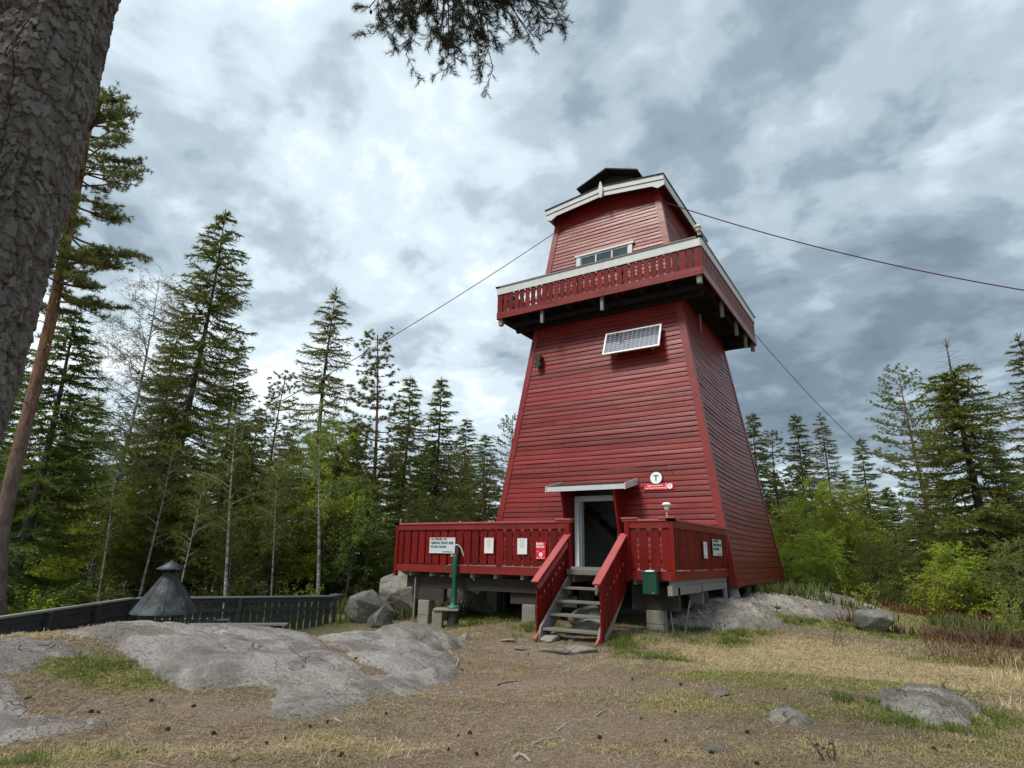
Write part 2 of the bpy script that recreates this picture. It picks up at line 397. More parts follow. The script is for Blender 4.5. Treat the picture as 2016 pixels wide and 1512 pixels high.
def bark(name, ca, cb, scale=(6, 6, 2), cc=None, ccz=None):
    m, t, b = mat(name, .9, .2); p = tco(t)
    n = noise(t, mapped(t, p, scale), 2, 6, .7, .4); n2 = noise(t, p, 1.2, 3, .5)
    col = mixc(t, ramp(t, n, [(.35, (0, 0, 0)), (.62, (1, 1, 1))]), ca, cb)
    if cc:
        sz = t.nodes.new('ShaderNodeSeparateXYZ'); L(t, p, sz.inputs[0])
        f = ramp(t, mth(t, 'MULTIPLY', mth(t, 'ADD', sz.outputs[2], mth(t, 'MULTIPLY', n2, 1.5)), 1/20), [(ccz[0]/20, (0, 0, 0)), (ccz[1]/20, (1, 1, 1))])
        n3 = noise(t, mapped(t, p, (14, 14, 3.5)), 1.6, 5, .7, .8); col = mixc(t, f, col, mixc(t, ramp(t, n3, [(.38, (0, 0, 0)), (.60, (1, 1, 1))]), tuple(x*.45 for x in cc), tuple(x*1.55 for x in cc)))
    L(t, col, b.inputs['Base Color']); bump(t, b, n, .6, .03); return m
m_bspruce = bark('spruce_bark', (.035, .03, .026), (.12, .105, .09))
m_bpine = bark('pine_bark', (.06, .048, .042), (.16, .13, .11), (6, 6, 2), (.15, .082, .05), (3.5, 6.5))
m_bbirch = bark('birch_bark', (.03, .03, .03), (.50, .49, .46), (1.2, 1.2, 5))
m_bbirchdk = bark('grey_birch_bark', (.06, .055, .05), (.22, .21, .20), (1.5, 1.5, 4))
m_twig = flat('twig_bark', (.11, .08, .06), .9)
m_stick = flat('bleached_wood', (.30, .26, .20), .9, 0, .2, .3)
m_stickdk = flat('dark_stick', (.09, .065, .05), .9, 0, .2, .3)
m_cone = flat('pine_cone_brown', (.045, .03, .022), .9, 0, .2, .3)

def m_nearbark_():
    m, t, b = mat('plated_pine_bark', .85, .35)
    a = t.nodes.new('ShaderNodeVertexColor'); a.layer_name = 'zone'
    sp = t.nodes.new('ShaderNodeSeparateColor'); L(t, a.outputs[0], sp.inputs[0])
    p = pos(t); n1 = noise(t, p, 60, 5, .7); n2 = noise(t, p, 9, 4, .6)
    col = mixc(t, ramp(t, sp.outputs[0], [(.0, (0, 0, 0)), (.3, (1, 1, 1))]), (.028, .022, .018), mixc(t, n1, (.062, .052, .045), (.150, .128, .112)))
    col = mixc(t, mth(t, 'MULTIPLY', ramp(t, sp.outputs[1], [(.45, (0, 0, 0)), (1.0, (1, 1, 1))]), .8), col, (.20, .178, .162))
    col = mixc(t, ramp(t, n2, [(.6, (0, 0, 0)), (.75, (.35,)*3)]), col, (.14, .09, .065))
    L(t, col, b.inputs['Base Color']); bump(t, b, mth(t, 'ADD', n1, n2), .7, .012); return m
m_nearbark = m_nearbark_()

# ------------------------------------------------------------------ terrain
_cp = []
def cpz(px, py, z):
    d = ray(px, py); p = CAM + d*(z-CAM[2])/d[2]; _cp.append((p[0], p[1], z))
def cpd(px, D, z):
    x, y = azd(px, D); _cp.append((x, y, z))
for a in ((1008, 1500, -.90), (0, 1500, -.93), (500, 1500, -.9), (1500, 1500, -.92), (2016, 1500, -1.0), (1000, 1400, -.9), (1500, 1400, -.9),
          (2000, 1400, -.98), (760, 1370, -.89), (600, 1420, -.88), (950, 1320, -.9), (1250, 1320, -.88), (1600, 1300, -.86), (2000, 1300, -.97), (1130, 1280, -.89), (930, 1275, -.92),
          (1350, 1250, -.76), (1550, 1240, -.70), (1700, 1230, -.74), (2000, 1230, -.98),
          (1800, 1190, -.85), (2016, 1190, -1.0), (1650, 1180, -.62), (1560, 1165, -.50), (300, 1420, -.84), (0, 1420, -.88)):
    cpz(*a)
for a in ((100, 8.2, -.55), (300, 8.6, -.46), (160, 10, -.37), (20, 10, -.33), (-120, 9.8, -.35), (300, 10.2, -.36), (450, 10, -.45), (570, 10, -.51), (700, 10.2, -.60), (820, 10.5, -.78),
          (-300, 8, -.9), (-300, 14, -1.4), (100, 12.4, -1.5), (300, 12.6, -1.5), (480, 12.4, -1.5), (620, 12.6, -1.35), (720, 12.8, -1.2), (300, 16, -1.5), (550, 16, -1.5), (20, 14, -1.5),
          (700, 17, -1.05), (820, 16, -1.0), (780, 12, -.80), (850, 12, -.82), (905, 11.4, -.90), (300, 25, -1.5), (600, 25, -1.4), (0, 25, -1.5), (850, 30, -1.3),
          (300, 60, -2.5), (1000, 60, -2), (1700, 60, -1.6), (2100, 60, -1.8), (-600, 60, -2.5), (1650, 30, -.85), (1950, 30, -1.0), (1000, 150, -4), (300, 150, -5), (1900, 150, -4)):
    cpd(*a)
for a in ((3.66, -3.3, -.42), (3.6, 3.3, -.3), (0, 0, -.55), (0, -4, -.65), (-3.5, -3, -.95), (-3.5, 3, -1), (3, -7.5, -.68), (.3, -7.4, -.72), (-2.8, -7.5, -.97), (3.5, -5.5, -.62),
          (7, -30, -1.0), (20, -25, -1.3), (-15, -30, -1.2), (25, -10, -1.3), (60, -60, -3), (-60, -60, -3), (80, 20, -3), (-80, 0, -3)):
    _cp.append(a)
_cp = np.array(_cp)
_n = len(_cp)
_A = np.zeros((_n+3, _n+3)); _d = np.hypot(_cp[:, None, 0]-_cp[None, :, 0], _cp[:, None, 1]-_cp[None, :, 1])
_A[:_n, :_n] = -np.sqrt(_d**2+1.0)+np.eye(_n)*0.05; _A[:_n, _n] = 1; _A[_n, :_n] = 1; _A[_n+1, _n+1] = 1; _A[_n+2, _n+2] = 1
_w = np.linalg.solve(_A, np.r_[_cp[:, 2], 0, 0, 0])
def gz0(x, y):
    x = np.asarray(x, float); y = np.asarray(y, float); sh = x.shape; x = x.ravel(); y = y.ravel()
    out = np.zeros(len(x))
    for i in range(0, len(x), 40000):
        dd = np.hypot(x[i:i+40000, None]-_cp[None, :, 0], y[i:i+40000, None]-_cp[None, :, 1])
        out[i:i+40000] = -np.sqrt(dd**2+1.0) @ _w[:_n] + _w[_n]
    R = np.hypot(x-CAM[0], y-CAM[1])
    out = np.where(R > 170, np.minimum(out, -4.0)*np.exp(-(R-170)/400)+(-4.5)*(1-np.exp(-(R-170)/400)), out)
    return out.reshape(sh)
def gz(x, y):
    x = np.asarray(x, float); y = np.asarray(y, float)
    return gz0(x, y)+.09*fbm(x*.5, y*.5, 3)+.035*fbm(x*2.3+5, y*2.3, 3)+.012*fbm(x*11, y*11, 2)
def ghit(px, py, dmax=60):
    d = ray(px, py); d = d/math.hypot(d[0], d[1]); t = np.linspace(3.0, dmax, 1500)
    P = CAM[None]+t[:, None]*d[None]; below = P[:, 2] < gz(P[:, 0], P[:, 1])
    i = int(np.argmax(below)) if below.any() else len(t)-1
    return P[i]
def ground_pt(x, y): return np.array([x, y, float(gz(np.array([x]), np.array([y]))[0])])

# blobs that say what grows where: (x, y, rx, ry, rot, straw, green)
BL = []
def blob(px, py, rx, ry, straw, green, rot=None):
    p = ghit(px, py); BL.append((p[0], p[1], rx, ry, YAW if rot is None else rot, straw, green))
blob(1450, 1300, 1.8, .8, 1.1, -.1); blob(1700, 1320, 1.8, .8, 1.1, -.2); blob(1900, 1340, 1.5, .9, .9, -.1); blob(1300, 1270, .7, .3, .5, 0)
blob(1600, 1280, 1.6, .9, .8, -.1); blob(1250, 1290, .6, .28, 0, 1.0); blob(1240, 1262, .45, .3, 0, 1.1); blob(1420, 1268, .7, .35, 0, .9); blob(1460, 1248, .6, .3, 0, .9)
blob(1060, 1238, .5, .3, 0, 1.0); blob(960, 1215, .8, .5, 0, 1.0); blob(1580, 1225, 1.2, .5, 0, .9); blob(1760, 1250, .5, .4, 0, .9); blob(1500, 1340, 1.6, .5, .3, .55)
blob(1250, 1370, 1.3, .35, .2, .45); blob(1600, 1400, 1.5, .35, .2, .5); blob(1400, 1400, 1.2, .4, .3, .3); blob(1900, 1420, .8, .5, 0, .7); blob(1950, 1480, .7, .4, .2, .5)
blob(200, 1325, .75, .28, .2, .85); blob(330, 1350, .7, .3, .3, .1); blob(80, 1500, .6, .2, .2, .6); blob(300, 1480, 1.2, .2, .4, .25); blob(650, 1460, 1.0, .25, .5, .15); blob(850, 1480, .9, .2, .35, .25)
blob(1300, 1480, 1.2, .3, .4, .15); blob(1650, 1470, 1.2, .3, .4, .2); blob(100, 1250, 1.0, .25, .5, .1); blob(690, 1210, .8, .8, .2, .7)
blob(1500, 1310, 1.2, .25, -.5, .6); blob(1750, 1350, 1.4, .3, -.5, .7); blob(1350, 1330, 1.0, .2, -.3, .5); blob(1850, 1300, 1.0, .4, -.4, .6); blob(1620, 1340, .9, .25, -.4, .6)
BL += [(8, 10, 16, 10, 0, .25, .6), (-12, 12, 16, 20, 0, -.2, .8), (10, 0, 4, 6, 0, .4, .35), (-14, -6, 8, 6, 0, -.1, .8), (22, -4, 10, 14, 0, .2, .6)]
DIRT = [(ghit(1090, 1290), 1.2, .8), (ghit(1060, 1345), 1.6, .7), (ghit(1120, 1420), 1.5, .6), (ghit(1100, 1500), 1.2, .35), (ghit(880, 1360), .8, .3), (ghit(980, 1275), .7, .5), (ghit(420, 1400), .8, .25)]
def dirtw(x, y):
    w = np.zeros_like(x)
    for p, r1, r2 in DIRT:
        dx = x-p[0]; dy = y-p[1]; u = dx*cos(YAW)-dy*sin(YAW); v = dx*sin(YAW)+dy*cos(YAW); w = np.maximum(w, np.exp(-((u/r1)**2+(v/r2)**2)**1.3))
    return np.clip(w+.25*fbm(x*1.5, y*1.5, 3)*w, 0, 1)
def zone(x, y):
    s = np.zeros_like(x); g = np.zeros_like(x)
    for bx, by, rx, ry, ro, a, b in BL:
        dx = x-bx; dy = y-by; u = dx*cos(ro)-dy*sin(ro); v = dx*sin(ro)+dy*cos(ro)
        w = np.exp(-((u/rx)**2+(v/ry)**2)); s += a*w; g += b*w
    w = dirtw(x, y); s *= 1-.9*w; g *= 1-.95*w
    return np.clip(s+.12*(1-w), 0, 1), np.clip(g+.05*(1-w), 0, 1)

def build_ground():
    na, nr = 1000, 420
    # full circle, finer towards the scene
    a = np.sort(np.r_[YAW+np.linspace(-.95, .95, 820), YAW+np.linspace(.97, 2*pi-.97, 180)]); na = len(a)
    R = np.r_[0.0, np.geomspace(.7, 3.0, 20), np.linspace(3.05, 16, 250), np.geomspace(16.2, 900, 110)]; nr = len(R)
    RR, AA = np.meshgrid(R, a, indexing='ij')
    X = CAM[0]+RR*np.sin(AA); Y = CAM[1]+RR*np.cos(AA); Z = gz(X, Y)
    idx = np.arange(nr*na).reshape(nr, na)
    nxt = np.roll(idx, -1, axis=1)
    F = np.stack([idx[:-1], nxt[:-1], nxt[1:], idx[1:]], -1).reshape(-1, 4)[:, ::-1]
    s, g = zone(X.ravel(), Y.ravel())
    o = place('ground', mesh_np('ground', np.stack([X, Y, Z], -1).reshape(-1, 3), F, m_ground, True, np.stack([s, g, dirtw(X.ravel(), Y.ravel()), s*0+1], -1)))
    tag(o, 'forest clearing floor of brown needles, bare earth and patchy grass', 'ground', kind='structure')
build_ground()

# ------------------------------------------------------------------ rocks
def inpoly_dist(x, y, P):
    """signed distance (positive inside) to polygon P"""
    P = np.array(P); n = len(P); d = np.full(x.shape, 1e9); ins = np.zeros(x.shape, bool)
    for i in range(n):
        a = P[i]; b = P[(i+1) % n]; e = b-a; t = np.clip(((x-a[0])*e[0]+(y-a[1])*e[1])/(e@e), 0, 1)
        d = np.minimum(d, np.hypot(x-a[0]-t*e[0], y-a[1]-t*e[1]))
        c = ((a[1] > y) != (b[1] > y)) & (x < (b[0]-a[0])*(y-a[1])/(b[1]-a[1]+1e-12)+a[0]); ins ^= c
    return np.where(ins, d, -d)
def pts2w(pp):
    out = []
    for q in pp:
        if q[0] == 'd': out.append(tuple(azd(q[1], q[2])))
        elif q[0] == 'w': out.append(q[1:3])
        else: out.append(tuple(ghit(q[0], q[1])[:2]))
    return out
SLABS = []
def slab(name, label, poly, H, w, material, res=.05, steep=.0, rough=1.0, tilt=(0, 0), cat='rock', strat=0, sf=5.5, sa=.05, led=1.0, grow=.06):
    P = pts2w(poly); A = np.array(P); x0, y0 = A.min(0)-.2; x1, y1 = A.max(0)+.2
    nx, ny = int((x1-x0)/res)+2, int((y1-y0)/res)+2
    X, Y = np.meshgrid(np.linspace(x0, x1, nx), np.linspace(y0, y1, ny), indexing='ij')
    D = inpoly_dist(X, Y, P)+grow+.12*fbm(X*1.7+3, Y*1.7, 4)+.07*fbm(X*7, Y*7, 4)
    c = A.mean(0)
    base = gz0(X, Y)
    h = H*(1-np.exp(-np.maximum(D, 0)/w))+np.minimum(D, 0)*1.2-.035
    h = h+rough*(.06*fbm(X*1.1, Y*1.1+7, 4)+.03*np.abs(fbm(X*3+2, Y*3, 4))+.012*fbm(X*14, Y*14, 3))*np.clip(D/.15+.3, .2, 1)
    tn = np.maximum(fbm(X*1.25+11, Y*1.25, 4)*4.5+1.6, 0); h = h+.018*(np.floor(tn)+np.clip((tn-np.floor(tn))*7, 0, 1))*np.clip(D/.25, 0, 1)*led
    if strat:                                    # foliated layers stepping along the dip
        q = (X*cos(strat)+Y*sin(strat))*sf+.9*fbm(X*.9, Y*.9, 3)+.25*fbm(X*6, Y*6, 3); fr = q-np.floor(q); h = h+sa*(fr**2.5+.5*((q*2.7)%1)**3)*np.clip(D/.15, 0, 1)
    h = h+tilt[0]*(X-c[0])+tilt[1]*(Y-c[1])
    Z = base+h
    keep = (D > -.16); SLABS.append((x0, y0, res, np.where(keep, Z, -99.)))
    idx = np.arange(nx*ny).reshape(nx, ny)
    k = keep[:-1, :-1] & keep[1:, :-1] & keep[1:, 1:] & keep[:-1, 1:]
    F = np.stack([idx[:-1, :-1][k], idx[1:, :-1][k], idx[1:, 1:][k], idx[:-1, 1:][k]], -1)
    used = np.unique(F); re = np.zeros(nx*ny, int)-1; re[used] = np.arange(len(used))
    V = np.stack([X, Y, Z], -1).reshape(-1, 3)[used]
    o = place(name, mesh_np(name, V, re[F], material, True)); tag(o, label, cat); return o
def boulder(name, label, c, r, material, seed, n=40, flat_=1.0, cat='boulder', rz=0, sub=.3, group=None, k=2.4):
    """angular boulder: a sphere cut by random planes; c is the point of ground beneath"""
    g = np.random.default_rng(seed); th = np.linspace(0, pi, n); ph = np.linspace(0, 2*pi, 2*n, endpoint=False)
    T, Pp = np.meshgrid(th, ph, indexing='ij'); d = np.stack([np.sin(T)*np.cos(Pp), np.sin(T)*np.sin(Pp), np.cos(T)], -1)
    rad = np.ones(T.shape)*1.15
    for _ in range(13):
        nn = g.normal(size=3); nn /= np.linalg.norm(nn); off = g.uniform(.5, .85)
        dp = d@nn; rad = np.minimum(rad, np.where(dp > .05, off/np.maximum(dp, .05), 9))
    rad = rad+.05*fbm(d[..., 0]*k+seed, d[..., 1]*k+d[..., 2]*2, 4)+.02*fbm(d[..., 0]*9+seed, d[..., 2]*9+d[..., 1]*5, 3)
    V = d*rad[..., None]*np.array(r); cs, sn = cos(rz), sin(rz)
    V = np.stack([V[..., 0]*cs-V[..., 1]*sn, V[..., 0]*sn+V[..., 1]*cs, V[..., 2]], -1)
    z0 = c[2]+r[2]*(1-2*sub) if len(c) > 2 else 0
    V = V+np.array([c[0], c[1], z0]); m = 2*n; idx = np.arange(n*m).reshape(n, m); nx = np.roll(idx, -1, 1)
    F = np.stack([idx[:-1], idx[1:], nx[1:], nx[:-1]], -1).reshape(-1, 4)
    o = place(name, mesh_np(name, V.reshape(-1, 3), F, material, False)); tag(o, label, cat, group); return o

slab('rock_outcrop', 'largest bare grey bedrock hump in front of the dark fence', [(500, 1408), (560, 1425), (700, 1402), (800, 1375), (880, 1340), (905, 1300), (820, 1330), (735, 1328), (690, 1306), (640, 1280), ('d', 615, 10.6), ('d', 600, 11.9),
      ('d', 300, 11.6), ('d', 140, 11.2), ('d', 145, 10.0), (180, 1262), (240, 1285), (300, 1320), (350, 1352), (420, 1362), (505, 1360), (520, 1385)], .09, .35, m_rock, .045)
slab('rock_outcrop', 'grey bedrock slab right of the needle-filled crack, beside the brown slab', [('d', 640, 10.6), ('d', 635, 11.9), ('d', 770, 11.8), ('d', 800, 11.0), (835, 1268), (860, 1290), (910, 1298), (880, 1322), (790, 1332), (715, 1306), (650, 1272)], .12, .35, m_rock, .04)
slab('rock_outcrop', 'tan brown bedrock ledge with a mossy edge left of the hand pump', [('d', 735, 11.2), ('d', 745, 12.6), ('d', 850, 12.6), ('d', 900, 11.6), (918, 1258), (908, 1276), (850, 1278), (800, 1268)], .26, .25, m_rock2, .04)
slab('rock_outcrop', 'low grey rock strip at left edge, above the grassy hollow', [(-60, 1262), (60, 1266), (165, 1264), (182, 1288), (120, 1302), (50, 1316), (-60, 1332)], .05, .2, m_rock, .035)
slab('rock_outcrop', 'grey bedrock strip in the bottom left corner of the clearing', [(-60, 1335), (10, 1350), (35, 1375), (50, 1402), (150, 1410), (250, 1412), (200, 1440), (90, 1466), (-60, 1482)], .06, .2, m_rock, .03)
slab('rock_outcrop', 'rock at left edge in front of the bench', [('d', -60, 10.2), ('d', 60, 10.4), ('d', 80, 9.6), (40, 1248), (-60, 1255)], .10, .2, m_rock, .035)
slab('rock_outcrop', 'sloping layered bedrock running out from under the deck', [('w', 2.9, -6.6), ('w', 2.6, -4.6), ('w', 4.2, -2.6), (1545, 1232), (1500, 1242), (1420, 1244), (1330, 1232)], .30, .6, m_rock2, .028, strat=.72, rough=.75, sf=4.2, sa=.085)
slab('rock_outcrop', 'long striped bedrock ramp behind the tower corner', [('w', 3.2, -1.8), ('w', 3.4, 1.8), ('w', 4.6, 3.2), (1640, 1178), (1745, 1208), (1700, 1222), (1560, 1215), (1510, 1200)], .26, .9, m_rock2, .04, strat=.80, rough=.75, sf=3.2, sa=.085)
slab('rock_outcrop', 'dark bedrock in shade beneath the tower floor', [('w', -1.5, -5), ('w', 2.6, -5.2), ('w', 3.1, 2), ('w', -2, 2)], .22, .5, m_rock2, .08, rough=1.6)
slab('rock_outcrop', 'long low lichen-grey rock among grass at lower right', [(1700, 1372), (1760, 1362), (1860, 1376), (1935, 1400), (1945, 1425), (1900, 1440), (1840, 1438), (1790, 1420), (1720, 1392)], .085, .16, m_rock2, .016, rough=1.5, strat=2.13, sf=6, sa=.075, led=.6, grow=-.01)
slab('rock_outcrop', 'small jagged white-grey rock sticking out of the lawn', [(1503, 1408), (1530, 1402), (1570, 1410), (1606, 1424), (1590, 1432), (1540, 1428), (1506, 1422)], .06, .05, m_rock2, .012, rough=1.4, strat=2.0, sf=14, sa=.04, led=.3, grow=-.03)
for q, lb in (((1418, 1368), 'pale flat stone in olive grass before the tower'), ((1408, 1478), 'small flat grey stone low in the foreground'), ((1105, 1312), 'small grey stone on the path below the stairs')):
    p = ghit(*q); boulder('stone', lb, p, (.16, .11, .045), m_rock, int(q[0]), 14, cat='stone', sub=.45)
for q, r, lb in (((1078, 1262), (.27, .2, .12), 'flat pale stone at the left foot of the stairs'), ((1092, 1284), (.32, .16, .09), 'flat reddish stone half buried below the stairs'),
                 ((1148, 1282), (.40, .2, .10), 'wide pale stone in front of the bottom step'), ((1128, 1262), (.13, .1, .06), 'small stone touching the bottom step'), ((1000, 1262), (.16, .10, .05), 'flat stone on the worn path by the pump'),
                 ((945, 1252), (.1, .08, .06), 'round stone beside the pump footing'), ((1030, 1278), (.22, .1, .035), 'yellowish flat stone on the worn path')):
    p = ghit(*q); boulder('stone', lb, p, r, m_rock2, int(q[0]*3), 16, cat='stone', sub=.4)
p = ghit(1712, 1246); boulder('boulder', 'rounded grey boulder with a dark crack in the dry grass', p+np.array([0, .3, 0]), (.52, .36, .30), m_rock3, 5, 40, rz=.4, sub=.25)
for (px, D, r, sd, lb) in ((735, 17.0, (.75, .6, .55), 11, 'pale angular boulder left of the deck pier'), (800, 18.0, (1.0, .8, .72), 12, 'big grey boulder behind the left deck pier'), (890, 18.5, (1.1, .8, .72), 13, 'pale boulder under the deck behind the hand pump'),
                            (760, 16.2, (.40, .35, .28), 15, 'low dark boulder by the fence end'), (960, 17.5, (.6, .6, .5), 16, 'boulder in shadow under the deck')):
    x, y = azd(px, D); boulder('boulder', lb, ground_pt(x, y), r, m_rock2 if sd < 14 else m_rock3, sd, 64, rz=sd, sub=.2)
x, y = 2.0, -8.0; boulder('boulder', 'brown stone lying under the stair treads', ground_pt(x, y), (.5, .3, .2), m_rock2, 21, 24, sub=.3)
x, y = 1.7, -7.4; boulder('boulder', 'grey boulder in the dark behind the stairs', ground_pt(x, y), (.45, .4, .33), m_rock3, 22, 24, sub=.3)

# ------------------------------------------------------------------ tower
hx = lambda z: 3.66-.1468*z
gy = lambda z: 3.34-.1027*z
tower = empty('lookout_tower', (0, 0, -.4), 'tall tapering red wooden lookout tower with a white-railed balcony', 'tower')
def siding(name, side, z0, z1, pitch, sag, seed, hole=None, zfun=None):
    """overlapping horizontal boards on one tapering face; side 0 front, 1 right, 2 back, 3 left"""
    g = np.random.default_rng(seed); V = []; F = []
    def P(t, z, off):
        if side in (0, 2):
            y = gy(z)+off; return (t*hx(z), -y if side == 0 else y, z)
        x = hx(z)+off; return (x if side == 1 else -x, t*gy(z)*(1 if side == 1 else 1), z)
    nb = int(round((z1-z0)/pitch)); nseg = 26
    edges = np.linspace(z0, z1, nb+1)
    wob = g.normal(0, .006, nb+1)
    for i in range(nb):
        a, b = edges[i]+wob[i]*(i > 0), edges[i+1]+(wob[i+1] if i < nb-1 else 0)
        prot = .021+g.normal(0, .003); ts = np.linspace(-1, 1, nseg+1); ph = g.uniform(0, 6.28, 3)
        def zz(t, z):
            f = min(1, max(0, (z-z0)/2.0)); f = f if sag else f
            s_ = -sag*(1-t*t)*min(1, max(0, (z)/4.0)) if z1-z > .05 else 0
            return z+s_+.004*sin(t*3+ph[0])*(0 if z == z0 else 1)
        segs = [(-1, 1)]
        if hole and a < hole[3]-.02 and b > hole[2]:
            h = hx((a+b)/2); segs = [(-1, hole[0]/h), (hole[1]/h, 1)]
        if g.random() < .45 and len(segs) == 1:
            c = g.uniform(-.7, .7); segs = [(-1, c-.0015), (c+.0015, 1)]
        for s0, s1 in segs:
            tt = np.linspace(s0, s1, nseg+1 if s1-s0 > 1.9 else 12)
            base = len(V)
            for t in tt:
                w = .003*sin(t*5+ph[1])+.002*sin(t*11+ph[2])+(.002 if s0 > -.99 else 0)
                V.append(P(t, zz(t, a), 0.0)); V.append(P(t, zz(t, a), prot+w)); V.append(P(t, zz(t, a)+.012, prot+w+.001)); V.append(P(t, zz(t, b), 0.004))
            for k in range(len(tt)-1):
                q = base+4*k
                for j in range(3):
                    f = (q+j, q+4+j, q+5+j, q+1+j); F.append(f if side in (0, 1) else f[::-1])
    o = place(name, mesh_np(name, V, F, m_red), tower); return o
siding('wall', 0, 0, 8.42, .147, .02, 1, (-.80, .76, .30, 2.62))
siding('wall', 1, 0, 8.42, .147, .13, 2); siding('wall', 2, 0, 8.42, .160, 0, 3); siding('wall', 3, 0, 8.42, .160, 0, 4)
ZT = 12.27
for k in range(4): siding('wall', k, 8.42, ZT, .135, .0, 10+k)
# front gable
mb = MB(); mb.prism([(-1.87, 12.24), (1.87, 12.24), (0, 12.54)], (0, -2.085, 0), (1, 0, 0), (0, 0, 1), (0, .03, 0)); mb.build('gable', m_red, tower)
# corner boards
for sx in (-1, 1):
    for sy in (-1, 1):
        for (z0, z1) in ((-.03, 8.35), (8.46, 12.3)):
            mb = MB()
            a = np.array([sx*(hx(z0)+.035), sy*(gy(z0)+.035), z0]); b = np.array([sx*(hx(z1)+.035), sy*(gy(z1)+.035), z1])
            w = .20
            def corner(p): x, y, z = p; return [(x, y, z), (x-sx*w, y, z), (x-sx*w, y-sy*.045, z), (x-sx*.045, y-sy*.045, z), (x-sx*.045, y-sy*w, z), (x, y-sy*w, z)]
            A = corner(a); B = corner(b); n = 6
            mb.add(A+B, [tuple(range(n)), tuple(range(n, 2*n))]+[(i, (i+1) % n, n+(i+1) % n, n+i) for i in range(n)])
            mb.build('corner_board', m_red, tower)
# foundation posts, floor beams and an added skirt that blocks light
def fpost(x, y, z1, r, m=m_grey, name='post', parent=None, lean=(0, 0)):
    z0 = float(gz0(np.array([x]), np.array([y]))[0])-.12
    mb = MB(); mb.tube([(x+lean[0], y+lean[1], z0), (x, y, z1)], [r*1.2, r], 8); mb.build(name, m, parent or tower)
fpost(3.5, -3.15, .0, .13, lean=(.12, -.1)); fpost(3.35, -2.6, 0, .08); fpost(3.45, -1.2, 0, .09); fpost(3.45, .2, .0, .10); fpost(3.3, 3.2, .0, .12); fpost(3.2, 1.8, .0, .1)
fpost(0, -3, 0, .12); fpost(-3.3, -3, 0, .12); fpost(-3.3, 3, 0, .12)
mb = MB(); mb.box(-3.6, 3.55, -3.2, 3.25, -.05, .02); mb.box(-3.5, 3.0, 3.05, 3.1, -1.3, -.05); mb.box(-3.5, -3.45, -3.1, 3.05, -1.3, -.05)  # rear and left upright boxes: unseen skirt, added to keep light out below
for y in (-3.1, -1, 1, 3.0): mb.box(-3.5, 3.5, y-.07, y+.07, -.22, -.052)
mb.build('floor_frame_light_skirt', m_under, tower)
# interior seen through the doorway
mb = MB()
for k in range(16): mb.box(-2.3, 2.3, -.82, -.80-.002*(k % 2), .30+k*.17, .30+k*.17+.162)
mb.box(-1.9, -1.86, -2.9, -.8, .3, 3.0); mb.build('inner_wall', m_inner, tower)
mb = MB(); mb.bar((-1.2, -1.5, 2.1), (.9, -1.5, .25), .06, .28); mb.bar((-1.2, -2.2, 2.1), (.9, -2.2, .25), .06, .28)
for k in range(7): mb.box(-.95+.29*k, -.7+.29*k, -2.2, -1.5, 1.95-.26*k, 1.99-.26*k)
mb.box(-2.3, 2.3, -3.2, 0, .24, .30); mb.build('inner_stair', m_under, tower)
# door frame
mb = MB(); yd = -3.26
mb.box(-.72, -.585, yd, yd+.10, .31, 2.32); mb.box(.60, .735, yd, yd+.10, .31, 2.32); mb.box(-.585, .60, yd, yd+.10, 2.17, 2.32)
mb.box(-.60, -.56, yd+.10, yd+.30, .31, 2.3); mb.box(.575, .61, yd+.10, yd+.30, .31, 2.3)
fr = mb.build('door_frame', m_door, tower, .006)
mb = MB(); mb.box(.47, .52, yd+.28, yd+1.15, .32, 2.16); mb.build('door', m_door, fr)
mb = MB(); mb.box(-.75, .75, yd-.02, yd+.25, .262, .312); mb.build('threshold', m_grey, fr)
# porch cheeks and canopy
for x0, x1 in ((-.80, -.755), (.74, .785)):
    mb = MB(); mb.prism([(-3.0, .30), (-3.34, .30), (-3.40, .45), (-3.92, 2.50), (-2.8, 2.62)], (x0, 0, 0), (0, 1, 0), (0, 0, 1), (x1-x0, 0, 0))
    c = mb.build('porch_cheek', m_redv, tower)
    mb = MB(); s = -1 if x0 < 0 else 1; xa, xb = sorted((x1 if s > 0 else x0, (x1 if s > 0 else x0)+s*.012))
    mb.bar((xa/2+xb/2+.0, -3.30, .30), (xa/2+xb/2, -3.90, 2.46), .03, .12, (0, 1, .2)); mb.build('edge_board', m_red, c)
mb = MB(); mb.hexa([(-1.22, -2.95, 2.70), (1.14, -2.95, 2.70), (1.14, -3.98, 2.46), (-1.22, -3.98, 2.46)], [(-1.22, -2.95, 2.74), (1.14, -2.95, 2.74), (1.14, -3.98, 2.50), (-1.22, -3.98, 2.50)])
can = mb.build('canopy', m_dark, tower)
mb = MB(); mb.box(-1.22, 1.14, -4.01, -3.982, 2.40, 2.53); mb.build('canopy_fascia', m_white, can)
mb = MB()
for x in (-1.25, 1.142): mb = MB(); mb.prism([(-2.98, 2.62), (-2.98, 2.80), (-4.03, 2.555), (-4.03, 2.385)], (x, 0, 0), (0, 1, 0), (0, 0, 1), (.028, 0, 0)); mb.build('canopy_bargeboard', m_white, can)
